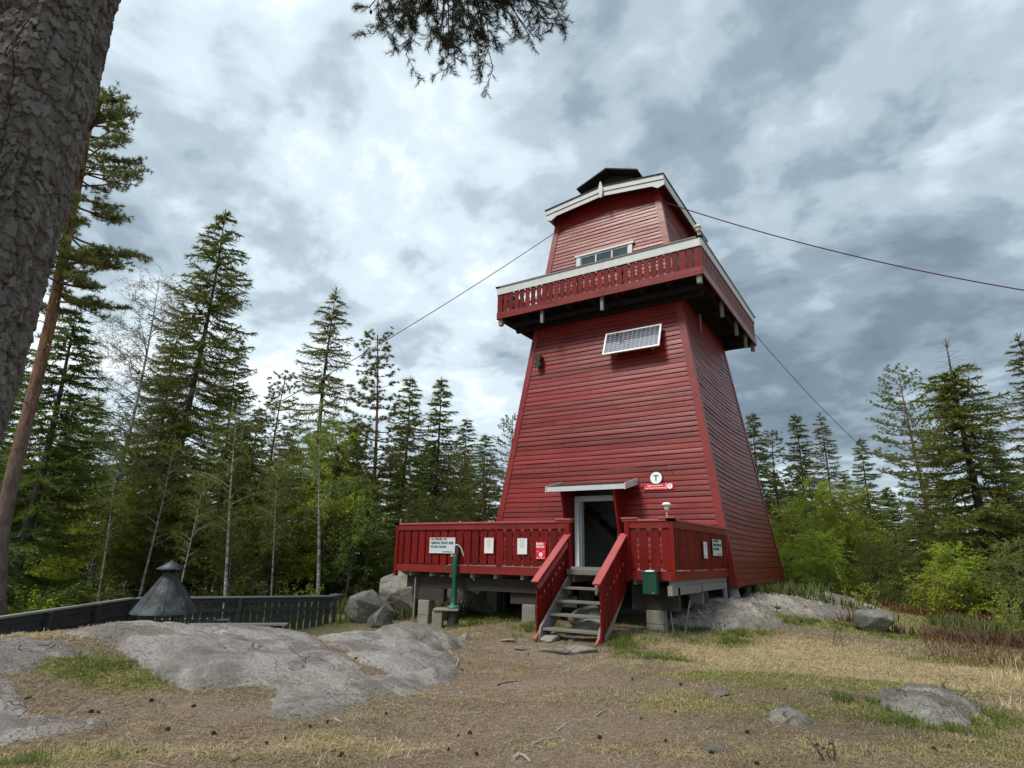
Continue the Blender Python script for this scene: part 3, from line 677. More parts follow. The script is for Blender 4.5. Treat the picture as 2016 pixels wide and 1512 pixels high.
# window in the top storey
def onface(x, z, off): return np.array([x, -gy(z)-off, z])
WU = np.array([1, 0, 0.]); WN = np.array([0, -1, -.1027]); WN /= np.linalg.norm(WN); WW = np.array([0, .1027, 1]); WW /= np.linalg.norm(WW)
def fbox(mb, x0, x1, z0, z1, o0, o1):        # box lying on the front wall plane
    q = lambda o: [onface(x0, z0, o), onface(x1, z0, o), onface(x1, z1, o), onface(x0, z1, o)]
    return mb.hexa(q(o0), q(o1))
wb = MB()
fbox(wb, -1.0, -.86, 9.60, 10.42, .02, .075); fbox(wb, .86, 1.0, 9.60, 10.42, .02, .075); fbox(wb, -1.06, 1.06, 10.42, 10.50, .02, .10); fbox(wb, -.86, .86, 9.60, 9.68, .02, .07)
for x in (-.287, .287): fbox(wb, x-.025, x+.025, 9.68, 10.36, .02, .055)
fbox(wb, -.86, .86, 10.36, 10.42, .02, .055)
for x0, x1 in ((-.86, -.83), (.83, .86)): fbox(wb, x0, x1, 9.68, 10.36, .02, .05)
win = wb.build('window', m_white, tower, .004)
for x0, x1 in ((-.86, -.287), (-.287, .287), (.287, .86)):
    g_ = MB(); fbox(g_, x0, x1, 9.66, 10.38, .030, .034); g_.build('pane', m_glass, win)

# ---- main roof
APX, EVX, APZ, EVZ, YF, YB = 0.06, 2.10, 12.70, 12.45, -2.55, 2.6
mb = MB()
for s in (-1, 1):
    e = APX+s*(EVX+.07)
    mb.hexa([(APX, YF-.03, APZ), (e, YF-.03, EVZ-.01), (e, YB, EVZ-.01), (APX, YB, APZ)], [(APX, YF-.03, APZ+.035), (e, YF-.03, EVZ+.025), (e, YB, EVZ+.025), (APX, YB, APZ+.035)])
roof = mb.build('roof', m_dark, tower)
mb = MB()
for s in (-1, 1):
    e = APX+s*EVX
    mb.hexa([(APX, -2.5, APZ-.14), (e, -2.5, EVZ-.15), (e, YB-.05, EVZ-.15), (APX, YB-.05, APZ-.14)], [(APX, -2.5, APZ-.02), (e, -2.5, EVZ-.03), (e, YB-.05, EVZ-.03), (APX, YB-.05, APZ-.02)])
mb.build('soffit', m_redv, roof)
for s in (-1, 1):
    e = APX+s*(EVX+.05)
    for (o0, o1, y0) in ((-.175, -.004, YF), (-.335, -.185, YF+.03)):
        mb = MB(); dz = APZ-EVZ
        if o0 < -.3: poly = [(APX, APZ+o0), (APX, APZ+o1), (e, EVZ+o1), (e+s*0, EVZ+o0-.03), (e-s*.22, EVZ+o0-.09), (e-s*.42, EVZ+o0+.035)]
        else: poly = [(APX, APZ+o0), (APX, APZ+o1), (e, EVZ+o1), (e, EVZ+o0)]
        mb.prism(poly, (0, y0-.0, 0), (1, 0, 0), (0, 0, 1), (0, .028, 0)); mb.build('bargeboard', m_white, roof)
    mb = MB(); xo = APX+s*(EVX+.012)
    mb.box(min(xo, xo+s*.03), max(xo, xo+s*.03), YF+.07, YB-.06, EVZ-.30, EVZ-.02); mb.build('eave_board', m_white, roof)
mb = MB(); mb.prism([(-.03, -.27), (.03, -.27), (.075, 0), (.075, .1), (.02, .33), (-.02, .33), (-.075, .1), (-.075, 0)], (APX, YF-.06, APZ-.16), (1, 0, 0), (0, 0, 1), (0, .055, 0)); mb.build('finial', m_white, roof)
# ---- dark louvred cap on the ridge
cup = MB()
for k in range(7): cup.box(APX-.84, APX+.84, -1.72-.012*(k % 2), 1.2, 12.5+k*.115, 12.5+k*.115+.112)
cup.prism([(-.84, 13.305), (.84, 13.305), (0, 13.62)], (APX, -1.71, 0), (1, 0, 0), (0, 0, 1), (0, 2.8, 0))
cp = cup.build('cupola', m_dark, tower)
mb = MB()
for s in (-1, 1):
    mb.hexa([(APX, -2.12, 13.66), (APX+s*1.13, -2.12, 13.22), (APX+s*1.13, 1.6, 13.22), (APX, 1.6, 13.66)], [(APX, -2.12, 13.71), (APX+s*1.14, -2.12, 13.26), (APX+s*1.14, 1.6, 13.26), (APX, 1.6, 13.71)])
mb.build('cupola_roof', m_dark, cp)

# ---- balcony
BX0, BX1, BY0, BY1 = -3.42, 3.44, -3.48, 3.54
mb = MB(); mb.box(BX0+.06, BX1-.06, BY0+.06, BY1-.06, 8.40, 8.45); bal = mb.build('balcony', m_soffitshade, tower)
def joists(xs, ys, z0, z1, nm='joist', m=m_soffitshade):
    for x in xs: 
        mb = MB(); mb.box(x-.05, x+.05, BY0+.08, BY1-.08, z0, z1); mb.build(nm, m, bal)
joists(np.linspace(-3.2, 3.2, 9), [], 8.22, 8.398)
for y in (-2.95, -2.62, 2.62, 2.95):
    mb = MB(); mb.box(BX0+.25, BX1-.25, y-.06, y+.06, 8.08 if abs(y) > 2.8 else 8.0, 8.218); mb.build('beam', m_soffitshade, bal)
m_rowcfg = None
def rail_side(p, q, nrm, zcap, hfas, zb0, zb1, zf0, zf1, pitch, bw, mfas, mcap, mbrd, par, capw=.15, style=0, seed=0, outw=1, fasc2=None, ov=.0):
    """a run of railing from p to q; nrm points outwards"""
    p = np.array([*p, 0.]); q = np.array([*q, 0.]); d = q-p; Ln = np.linalg.norm(d); d /= Ln; n = np.array([*nrm, 0.]); g = np.random.default_rng(seed)
    def pl(s0, s1, n0, n1, z0, z1, mb):
        c = lambda z: [p+d*s0+n*n0+[0, 0, z], p+d*s1+n*n0+[0, 0, z], p+d*s1+n*n1+[0, 0, z], p+d*s0+n*n1+[0, 0, z]]
        mb.hexa(c(z0), c(z1))
    mb = MB(); pl(-.06-ov, Ln+.06+ov, -capw+.06, .06, zcap-.04, zcap, mb); cap = mb.build('rail_cap', mcap, par)
    mb = MB(); pl(-.0, Ln+.0, .004, .032, zcap-.04-hfas, zcap-.042, mb); mb.build('top_rail', mfas, par)
    mb = MB(); pl(0, Ln, -.022, .026, zf0, zf1, mb); mb.build('bottom_rail', m_red, par)
    mb = MB(); nb = int(Ln/pitch); pp = Ln/nb
    for i in range(nb):
        c = (i+.5)*pp+g.normal(0, .003); w = bw/2; L2 = zb1-zb0; tl = g.normal(0, .006)
        if style == 0: pts = [(-w*.6, 0), (w*.6, 0), (w, .05), (w, .40*L2), (w*.80, .45*L2), (w*.80, .58*L2), (w, .63*L2), (w, L2-.05), (w*.7, L2), (-w*.7, L2), (-w, L2-.05), (-w, .63*L2), (-w*.80, .58*L2), (-w*.80, .45*L2), (-w, .40*L2), (-w, .05)]
        else: pts = [(-w, 0), (w, 0), (w, .57*L2), (w*.80, .60*L2), (w, .63*L2), (w, .93*L2), (w*.78, .96*L2), (w*.78, L2), (-w*.78, L2), (-w*.78, .96*L2), (-w, .93*L2), (-w, .63*L2), (-w*.80, .60*L2), (-w, .57*L2)]
        tz = g.normal(0, .004)
        mb.prism([(a+b*tl, b) for a, b in pts], p+d*c+n*(.0)+np.array([0, 0, zb0+tz]), d, (0, 0, 1), n*-.022)
    mb.build('balusters', mbrd, par)
    mb = MB(); pl(.05, Ln-.05, -.07, -.024, zb0+.12, zb0+.19, mb); pl(.05, Ln-.05, -.07, -.024, zb1-.16, zb1-.09, mb)
    for s in np.arange(.1, Ln, 1.45): pl(s-.045, s+.045, -.16, -.072, zf0, zcap-.045, mb)
    mb.build('rail_frame', mbrd, par)
sides = [((BX0, BY0), (BX1, BY0), (0, -1)), ((BX1, BY0), (BX1, BY1), (1, 0)), ((BX1, BY1), (BX0, BY1), (0, 1)), ((BX0, BY1), (BX0, BY0), (-1, 0))]
for k, (a, b, n) in enumerate(sides):
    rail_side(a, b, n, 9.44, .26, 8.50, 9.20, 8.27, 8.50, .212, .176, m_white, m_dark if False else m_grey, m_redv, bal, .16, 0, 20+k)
for sx in (BX0-.001, BX1-.045):
    for sy in (BY0-.001, BY1-.045):
        mb = MB(); mb.box(sx, sx+.046, sy, sy+.046, 8.27, 9.17); mb.build('corner_post', m_redv, bal)
# hanging posts with braces
def hang(x, y, zlow, w=.09):
    mb = MB(); mb.box(x-w/2, x+w/2, y-w/2, y+w/2, zlow, 8.39); h_ = mb.build('hanging_post', m_grey, bal)
    return h_
for x in (-1.75, .35): 
    h_ = hang(x, BY0+.12, 7.86); mb = MB(); mb.bar((x+.0, BY0+.17, 7.98), (x, -2.60, 8.16), .06, .07); mb.build('brace', m_soffitshade, bal)
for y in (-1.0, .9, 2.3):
    h_ = hang(BX1-.12, y, 7.86); mb = MB(); mb.bar((BX1-.17, y, 7.98), (2.60, y, 8.16), .06, .07, (0, 1, 0)); mb.build('brace', m_soffitshade, bal)
for x, y in ((BX0+.10, BY0+.10), (BX1-.12, BY0+.10), (BX1-.10, BY1-.12)): hang(x, y, 8.05, .13)
mb = MB(); mb.bar((2.62, -.9, 8.15), (2.62, -.9, 7.55), .03, .1, (0, 1, 0)); mb.build('hanging_lath', m_grey, bal)

# ------------------------------------------------------------------ deck
DX0, DX1, DY = -3.56, 3.50, -7.50
deck = empty('wooden_deck', (0, -5.4, -.6), 'raised timber deck with dark red plank railings in front of the tower', 'deck')
mb = MB()
for k in range(28):
    y0 = DY+.02+k*.149; mb.box(DX0+.02, DX1-.02, y0, y0+.142, .335, .375)
mb.build('deck_boards', m_greyy, deck)
def drail(a, b, n, seed, par=deck, ov=0.0, nm='railing'):
    c = np.array([(a[0]+b[0])/2, (a[1]+b[1])/2])
    e = place(nm, None, par)
    e.empty_display_size = .1
    rail_side(a, b, n, 1.385, .13, .42, 1.215, .235, .405, .222, .186, m_red, m_redrail, m_redv, e, .15, 1, seed, ov=ov)
drail((DX0, DY), (1.27, DY), (0, -1), 31); drail((2.56, DY), (DX1, DY), (0, -1), 32)
e = place('railing', None, deck); rail_side((DX1, DY), (DX1, -3.32), (1, 0), 1.385, .13, .42, 1.215, .235, .405, .19, .150, m_red, m_redrail, m_redv, e, .15, 1, 33)
drail((DX0, -3.35), (DX0, DY), (-1, 0), 34)
for x in (1.20, 2.54):
    mb = MB(); mb.box(x, x+.10, DY-.05, DY+.05, .20, 1.345); mb.build('gate_post', m_redv, deck, .004)
    mb = MB(); mb.box(x-.22 if x < 2 else x-.05, x+.16 if x < 2 else x+.28, DY-.09, DY+.10, 1.388, 1.42); mb.build('post_cap', m_redrail, deck, .004)
mb = MB(); mb.box(3.25, 3.58, DY-.08, DY+.10, 1.388, 1.415); mb.build('post_cap', m_redrail, deck, .004)
mb = MB(); mb.box(DX1-.05, DX1+.034, DY-.034, DY+.05, .24, 1.34); mb.build('corner_post', m_redv, deck, .004)
mb = MB(); mb.box(DX0-.034, DX0+.05, DY-.034, DY+.05, .12, 1.34); mb.build('corner_post', m_redv, deck, .004)
# joists and beams below
for x in np.r_[-3.1, -2.45, -1.85, -1.25, -.6, .1, .75, 1.35, 2.0, 2.7, 3.42]:
    mb = MB(); mb.box(x-.04, x+.04, DY+.04, -3.4, .14, .333); mb.build('joist', m_grey, deck)
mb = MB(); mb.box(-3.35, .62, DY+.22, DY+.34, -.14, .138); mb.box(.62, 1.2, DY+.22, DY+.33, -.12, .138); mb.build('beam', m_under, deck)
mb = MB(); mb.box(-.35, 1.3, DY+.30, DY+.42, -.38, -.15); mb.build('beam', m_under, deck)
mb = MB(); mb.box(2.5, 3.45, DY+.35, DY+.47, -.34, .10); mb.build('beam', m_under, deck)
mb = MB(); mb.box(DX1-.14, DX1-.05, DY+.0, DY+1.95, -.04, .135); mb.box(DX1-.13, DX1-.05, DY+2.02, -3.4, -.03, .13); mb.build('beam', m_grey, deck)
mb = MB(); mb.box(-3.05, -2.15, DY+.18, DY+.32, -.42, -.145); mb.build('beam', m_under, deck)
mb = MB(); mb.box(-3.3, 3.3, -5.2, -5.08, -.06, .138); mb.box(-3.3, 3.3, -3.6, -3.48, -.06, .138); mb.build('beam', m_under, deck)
def pier(x, y, z1, w, d, n, m=m_concrete, nm='foundation_block', rz=.1):
    z0 = float(gz0(np.array([x]), np.array([y]))[0])-.15; hs = np.linspace(z0, z1, n+1)
    for i in range(n):
        c, s = cos(rz+.05*i), sin(rz+.05*i); q = [(x+c*a*w/2-s*b*d/2, y+s*a*w/2+c*b*d/2) for a, b in ((-1, -1), (1, -1), (1, 1), (-1, 1))]
        mb = MB(); mb.hexa([(*k, hs[i]+.003*i) for k in q], [(*k, hs[i+1]) for k in q]); mb.build(nm, m, deck, .012)
pier(-2.72, DY+.25, -.42, .30, .28, 2); pier(.12, DY+.36, -.38, .30, .26, 1, rz=.35); pier(2.98, DY+.4, -.34, .34, .30, 2, rz=.03); pier(3.2, -5.1, -.06, .30, .26, 1, rz=.2); pier(-2.2, -5.1, -.06, .3, .3, 2); pier(.5, -5.1, -.06, .3, .3, 2); pier(2.9, -3.7, -.06, .3, .3, 1)
fpost(3.42, -3.55, .13, .06, m_grey, 'post', deck); 
mb = MB(); mb.bar((3.2, DY+.5, -.1), (3.32, DY+.35, -.82), .025, .025); mb.bar((3.5, DY+.9, -.15), (3.45, DY+.55, -.85), .025, .02, (0, 1, 0)); mb.build('prop', m_grey, deck)
mb = MB(); mb.box(-3.0, -2.97, DY+.1, DY+.13, -.9, .1); mb.build('prop', m_grey, deck)

# staircase
st = place('staircase', None, deck)
SX0, SX1 = 1.30, 2.50
mb = MB(); mb.box(SX0-.02, SX1+.02, DY-.14, DY+.10, .285, .395); mb.build('top_step', m_greyy, st, .008)
for k, (y, z) in enumerate(((-7.82, .06), (-8.06, -.18), (-8.30, -.41), (-8.56, -.65))):
    mb = MB(); mb.box(SX0+.01, SX1-.01, y-.13, y+.13, z-.045, z); mb.build('tread', m_greyy, st, .006)
for x in (SX0-.03, SX1-.03):
    mb = MB(); mb.prism([(-7.52, .30), (-7.52, -.02), (-8.58, -.98), (-8.86, -.98), (-8.72, -.62)], (x, 0, 0), (0, 1, 0), (0, 0, 1), (.045, 0, 0)); mb.build('stringer', m_grey, st)
mb = MB(); mb.box((SX0+SX1)/2-.0, (SX0+SX1)/2+.05, -7.60, -7.55, -.1, .284); mb.build('riser_post', m_grey, st)
for sgn, x in ((-1, SX0-.05), (1, SX1+.02)):
    y0, z0, y1, z1 = -7.50, 1.10, -8.88, .17            # handrail line
    slope = (z0-z1)/(y0-y1)
    mb = MB(); mb.bar((x, y0, z0), (x, y1, z1), .155, .035, (0, 0, 1)); mb.build('handrail', m_redrail, st, .006)
    mb = MB(); g = np.random.default_rng(5)
    nb = 8; pw = 1.24/nb
    xo = x+sgn*.01
    for i in range(nb):
        ya = -7.54-i*pw; yb = ya-pw+.02
        top = lambda y: z0+slope*(y-y0)-.05
        ds = 1.02 if i < nb-1 else 1.10
        bot = lambda y: max(top(y)-1.0, -.90) if i < nb-1 else -.93
        zc = lambda y, f: bot(y)+(top(y)-bot(y))*f
        w = pw-.02
        pts = [(ya, bot(ya)), (yb, bot(yb)), (yb, zc(yb, .55)), (yb+.022, zc(yb, .60)), (yb, zc(yb, .65)), (yb, top(yb)), (ya, top(ya)), (ya, zc(ya, .65)), (ya-.022, zc(ya, .60)), (ya, zc(ya, .55))]
        mb.prism(pts, (xo, 0, 0), (0, 1, 0), (0, 0, 1), (sgn*.022, 0, 0))
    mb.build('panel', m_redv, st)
    mb = MB(); mb.bar((x-sgn*.02, -7.55, .17), (x-sgn*.02, -8.86, -.87), .045, .11, (0, 0, 1)); mb.bar((x-sgn*.015, -7.55, .90), (x-sgn*.015, -8.75, .08), .035, .09, (0, 0, 1)); mb.build('side_rail', m_redrail, st)

# ------------------------------------------------------------------ things on the tower and the deck
def text_mesh(body, size, mtl, name='lettering', align='CENTER', ex=.0008, sx=1.0, bold=.0):
    cu = bpy.data.curves.new(name, 'FONT'); cu.body = body; cu.size = size; cu.align_x = align; cu.align_y = 'CENTER'; cu.extrude = ex; cu.offset = bold; cu.resolution_u = 2
    o = bpy.data.objects.new('tmp', cu); me = bpy.data.meshes.new_from_object(o); bpy.data.objects.remove(o)
    me.transform(Matrix.Diagonal((sx, 1, 1, 1))); me.materials.clear(); me.materials.append(mtl); me.name = name; return me
def basis(O, U, W):
    O, U, W = Vector(O), Vector(U).normalized(), Vector(W).normalized(); n = U.cross(W)
    return Matrix(((U.x, W.x, n.x, O.x), (U.y, W.y, n.y, O.y), (U.z, W.z, n.z, O.z), (0, 0, 0, 1)))
def board_sign(name, label, cat, O, U, W, w, h, m, items, rim=None, group=None, th=.006):
    """flat board centred at O; items: (text, size, x, y, material, squeeze, bold) in board coordinates"""
    mb = MB(); mb.box(-w/2, w/2, -h/2, h/2, 0, th); me = mb.mesh(name, m)
    o = bpy.data.objects.new(name, me); COL.objects.link(o); M = basis(O, U, W); o.location = M.to_translation(); o.rotation_euler = M.to_euler(); tag(o, label, cat, group)
    if rim:
        mb = MB(); r = .012
        for b in ((-w/2, w/2, h/2-r, h/2), (-w/2, w/2, -h/2, -h/2+r), (-w/2, -w/2+r, -h/2+r, h/2-r), (w/2-r, w/2, -h/2+r, h/2-r)): mb.box(*b, th, th+.003)
        c = bpy.data.objects.new('rim', mb.mesh('rim', rim)); COL.objects.link(c); c.parent = o
    for it in items:
        if it[0] == 'disc':
            _, x, y, r, mm = it; mb = MB(); mb.lathe([(0, th+.002), (r, th+.002), (r, th)], (x, y, 0), 24, False); me = mb.mesh('disc', mm); c = bpy.data.objects.new('disc', me)
        elif it[0] == 'bar':
            _, x0, x1, y0, y1, mm = it; mb = MB(); mb.box(x0, x1, y0, y1, th, th+.003); c = bpy.data.objects.new('stripe', mb.mesh('stripe', mm))
        else:
            tx, size, x, y, mm, sx, bo = it; me = text_mesh(tx, size, mm, sx=sx, bold=bo, align='LEFT' if x < -1e-6 and it[0][-1:] != ' ' and abs(x) > w*.35 else 'CENTER')
            me.transform(Matrix.Translation((x, y, th+.004))); c = bpy.data.objects.new('lettering', me)
        COL.objects.link(c); c.parent = o
    return o
FX = (1, 0, 0); UP = (0, 0, 1)
big = [('ALL FERDSEL I OG', .075, -.345, .145, m_ink, .80, .0015), ('OMKRING TÅRNET SKJER', .075, -.345, .055, m_ink, .80, .0015), ('PÅ EGET ANSVAR.', .075, -.345, -.035, m_ink, .80, .0015), ('EIER OG DRIFTSANSVARLIG', .026, .17, -.148, m_ink, .95, .001)]
board_sign('notice_board', 'large pale grey notice with three lines of capitals on the front deck railing', 'sign', (-2.09, DY-.028, .85), FX, UP, .77, .36, m_sign, big, m_signrim)
board_sign('notice_board', 'pale grey notice with three lines of capitals on the side deck railing', 'sign', (DX1+.042, -4.42, .90), (0, 1, 0), UP, .77, .36, m_sign, big, m_signrim)
lines = lambda s: [('Regler for bruk', .022, 0, .125, m_inkgrey, 1, 0)]+[(tx, .016, 0, .09-.028*i, m_inkgrey, 1, 0) for i, tx in enumerate(s)]
board_sign('notice_sheet', 'white paper notice on the front railing, midway between grey sign and red poster', 'notice', (-.74, DY-.028, .855), FX, UP, .25, .34, m_paper, lines(['Velkommen til tårnet', 'Ta med søppel hjem', 'Hold orden', 'Husk å lukke døren', 'Vis hensyn', 'God tur']), m_signrim)
board_sign('notice_sheet', 'white paper notice on the front railing, next to the red poster', 'notice', (.145, DY-.028, .845), FX, UP, .25, .34, m_paper, lines(['Utsiktstårnet er åpent', 'for alle hele året', 'Bål kun på bålplassen', 'Ta vare på naturen', 'Takk for besøket']), m_signrim)
board_sign('notice_sheet', 'narrow white paper notice on the side deck railing', 'notice', (DX1+.042, -5.42, .83), (0, 1, 0), UP, .26, .35, m_paper, lines(['Velkommen til tårnet', 'Ta med søppel hjem', 'Husk å lukke døren', 'God tur'])+[('bar', -.06, .0, -.155, -.12, m_ink)], m_signrim)
board_sign('poster', 'bright red poster with white lettering beside the stair handrail', 'poster', (.615, DY-.028, .76), FX, UP, .24, .36, m_signred,
           [('BRANN-', .062, -.112, .135, m_signwhite, .82, .002), ('INSTRUKS', .055, -.112, .075, m_signwhite, .80, .002), ('disc', 0, -.085, .045, m_signwhite), ('bar', -.10, -.045, -.03, -.024, m_signwhite), ('bar', .045, .10, -.03, -.024, m_signwhite), ('bar', -.06, .09, -.163, -.155, m_signwhite), ('disc', -.085, -.155, .014, m_signwhite), ('bar', -.012, .012, -.095, -.075, m_inkgrey)], None)
# emblem signs on the wall
def sgn(x, z, off=.045): return onface(x, z, off)
rt = MB(); rt.lathe([(0, .012), (.17, .012), (.185, .006), (.185, 0), (0, 0)], (0, 0, 0), 40, False)
M = basis(sgn(1.70, 2.75), WU, WW); o = bpy.data.objects.new('emblem_sign', rt.mesh('emblem_sign', m_signwhite)); COL.objects.link(o); o.location = M.to_translation(); o.rotation_euler = M.to_euler(); tag(o, 'round white sign with a dark T above the small red sign', 'sign')
mb = MB(); mb.lathe([(.163, .0135), (.187, .0135), (.187, -.002)], (0, 0, 0), 40, False); c = bpy.data.objects.new('ring', mb.mesh('ring', m_ink)); COL.objects.link(c); c.parent = o
mb = MB(); mb.box(-.075, .075, .045, .075, .012, .016); mb.box(-.017, .017, -.085, .045, .012, .016); c = bpy.data.objects.new('letter', mb.mesh('letter', m_ink)); COL.objects.link(c); c.parent = o
board_sign('wall_sign', 'long bright red sign with white writing below the round T sign', 'sign', sgn(1.77, 2.51), WU, WW, .82, .17, m_signred,
           [('Bygget med støtte fra', .055, -.10, .035, m_signwhite, .9, .001), ('Den Norske Turistforening ', .055, -.10, -.035, m_signwhite, .9, .001), ('bar', .20, .215, -.08, .08, m_signwhite), ('disc', .31, 0, .072, m_signwhite), ('T', .09, .31, 0, m_ink, 1, .002)])
# solar panel
sp = empty('solar_panel', (1.02, -2.62, 6.95), 'white-framed solar panel tilted out from the wall under the balcony', 'solar panel')
A_ = np.array([.19, -3.06, 6.53]); B_ = np.array([1.97, -3.06, 6.53]); C_ = np.array([1.97, -2.74, 7.30]); D_ = np.array([.19, -2.74, 7.30])
U_ = (B_-A_)/np.linalg.norm(B_-A_); W_ = (D_-A_)/np.linalg.norm(D_-A_); N_ = np.cross(U_, W_); w_ = np.linalg.norm(B_-A_); h_ = np.linalg.norm(D_-A_)
mb = MB(); fwid = .045
for (a0, a1, b0, b1) in ((0, w_, 0, fwid), (0, w_, h_-fwid, h_), (0, fwid, fwid, h_-fwid), (w_-fwid, w_, fwid, h_-fwid)):
    mb.prism([(a0, b0), (a1, b0), (a1, b1), (a0, b1)], A_, U_, W_, N_*.04)
mb.build('frame', m_signwhite, sp)
me = MB().box(0, w_-2*fwid, 0, h_-2*fwid, 0, .02).mesh('cells', m_solar); o = bpy.data.objects.new('cells', me); COL.objects.link(o)
MM = basis(A_+U_*fwid+W_*fwid+N_*.005, U_, W_); o.parent = sp; o.matrix_parent_inverse = parent_inv(sp); o.location = MM.to_translation(); o.rotation_euler = MM.to_euler()
mb = MB()
for x in (.5, 1.65): mb.bar((x, -3.0, 6.60), (x, -2.55, 6.60), .03, .03); mb.bar((x, -2.8, 7.22), (x, -2.5, 7.22), .03, .03)
mb.build('bracket', m_alu, sp)
# wall lamp
wl = empty('wall_lamp', (-2.2, -2.68, 6.8), 'small dark double lamp high on the left of the front wall', 'lamp')
mb = MB()
for z in (6.92, 6.70): mb.tube([(-2.20, -2.64, z), (-2.20, -2.90, z-.03)], [.115, .12], 14)
mb.build('lamp_head', m_brown, wl)
mb = MB(); mb.box(-2.27, -2.13, -2.72, -2.66, 6.62, 7.0); mb.build('back_plate', m_black, wl)
# little mushroom-shaped lamps
def mushroom(x, y, z, label, s=1.0, thing_h=.26):
    t = empty('garden_lamp', (x, y, z), label, 'lamp', 'mushroom-shaped solar lamps on the railings')
    MB().tube([(x, y, z), (x, y, z+.13*s)], .016*s, 10).build('stem', m_lampshaft, t)
    MB().lathe([(.0, .12*s), (.04*s, .12*s), (.055*s, .22*s), (.0, .225*s)], (x, y, z), 16).build('lens', m_cream, t)
    MB().lathe([(.0, .222*s), (.085*s, .225*s), (.09*s, .245*s), (.06*s, .275*s), (0, .285*s)], (x, y, z), 20).build('cap', m_signwhite, t)
mushroom(3.42, DY, 1.415, 'mushroom-shaped lamp on the deck railing corner beside the doorway', 1.0)
mushroom(BX1-.05, BY0+.02, 9.44, 'mushroom-shaped lamp on the near corner of the high balcony rail', 1.25)
MB().box(-3.5, -3.47, DY-.02, DY+.01, 1.386, 1.50).build('lamp_stub', m_grey, deck)
# green box below the deck rail
gb = empty('post_box', (3.09, DY-.15, -.02), 'dark green metal box hanging under the deck corner right of the stairs', 'box')
MB().box(2.95, 3.23, DY-.24, DY-.06, -.02, .37).build('body', m_box, gb, .012)
MB().hexa([(2.94, DY-.25, .372), (3.24, DY-.25, .372), (3.24, DY-.05, .40), (2.94, DY-.05, .40)], [(2.94, DY-.25, .388), (3.24, DY-.25, .388), (3.24, DY-.05, .425), (2.94, DY-.05, .425)]).build('lid', m_box, gb)
MB().hexa([(3.0, DY-.23, .3935), (3.16, DY-.23, .3935), (3.16, DY-.10, .413), (3.0, DY-.10, .413)], [(3.0, DY-.23, .398), (3.16, DY-.23, .398), (3.16, DY-.10, .418), (3.0, DY-.10, .418)]).build('label_plate', m_signwhite, gb)
MB().box(3.05, 3.13, DY-.06, DY-.03, .0, .35).build('bracket', m_black, gb)
MB().box(3.15, 3.17, DY-.249, DY-.241, .0, .015).build('lock', m_alu, gb)

# hand pump
pg = ghit(885, 1236); PD = math.hypot(pg[0]-CAM[0], pg[1]-CAM[1])+.15; px_, py_ = azd(897, PD); gzp = float(gz(np.array([px_]), np.array([py_]))[0])
pump = empty('hand_pump', (px_, py_, gzp), 'dark green cast-iron hand water pump with a curved pale handle', 'pump')
def pz(py): return atd(897, py, PD)[2]
zb, z1, ztop = pz(1196), pz(1094), pz(1080)
MB().lathe([(0, 0), (.14, 0), (.14, .025), (.10, .05), (.075, .09), (.072, .30), (.06, .42), (.062, .55), (.07, z1-zb-.16), (.062, z1-zb-.02), (.045, z1-zb+.02), (0, z1-zb+.03)], (px_, py_, zb), 24).build('body', m_cast, pump)
MB().lathe([(.0, -.004), (.15, -.004), (.15, .022), (.11, .055), (0, .06)], (px_, py_, zb-.006), 24).build('flange', m_castpale, pump)
R_ = np.array([RGT[0], RGT[1], 0]); R_ /= np.linalg.norm(R_); Bk = np.array([-R_[1], R_[0], 0]); P0 = np.array([px_, py_, 0.])
q = lambda a, z, b=0: P0+R_*a+Bk*b+np.array([0, 0, z])
MB().tube([q(.0, z1-.06), q(.04, z1+.03), q(.05, z1+.10), q(.02, ztop+.06)], [.045, .055, .05, .04], 12).build('head', m_black, pump)
MB().tube([q(-.03, ztop+.05), q(.0, ztop+.085), q(.06, ztop+.075), q(.13, ztop+.0), q(.20, ztop-.18), q(.31, ztop-.38), q(.41, ztop-.56), q(.45, ztop-.70)], [.014, .017, .018, .017, .016, .015, .016, .018], 10).build('handle', m_hose, pump)
MB().tube([q(-.05, z1-.21), q(-.12, z1-.22), q(-.18, z1-.24), q(-.19, z1-.30)], [.028, .026, .026, .026], 10).build('spout', m_cast, pump)
MB().tube([q(-.075, z1-.02), q(-.075, z1+.03)], [.035, .04], 10).build('bolt_cap', m_hose, pump)
slabz = zb-.012
mb = MB(); mb.prism([(-.44, -.2), (.13, -.2), (.14, .2), (-.43, .19)], (px_-.0, py_, slabz-.055), R_, Bk, (0, 0, .05)); t = mb.build('well_cover', m_concrete, None, .01); tag(t, 'flat concrete slab under the hand pump', 'slab')
mb = MB()
for a in (-.34, ): mb.prism([(a-.12, -.17), (a+.11, -.17), (a+.11, .17), (a-.12, .17)], (px_, py_, gzp-.3), R_, Bk, (0, 0, slabz-.058-gzp+.3))
t = mb.build('well_block', m_concrete, None, .015); tag(t, 'concrete block carrying the left end of the pump slab', 'block')
mb = MB(); mb.lathe([(.13, gzp-.3), (.13, slabz-.058)], (px_, py_, 0), 16); t = mb.build('well_pipe', m_under, None); tag(t, 'dark well pipe below the hand pump slab', 'pipe')

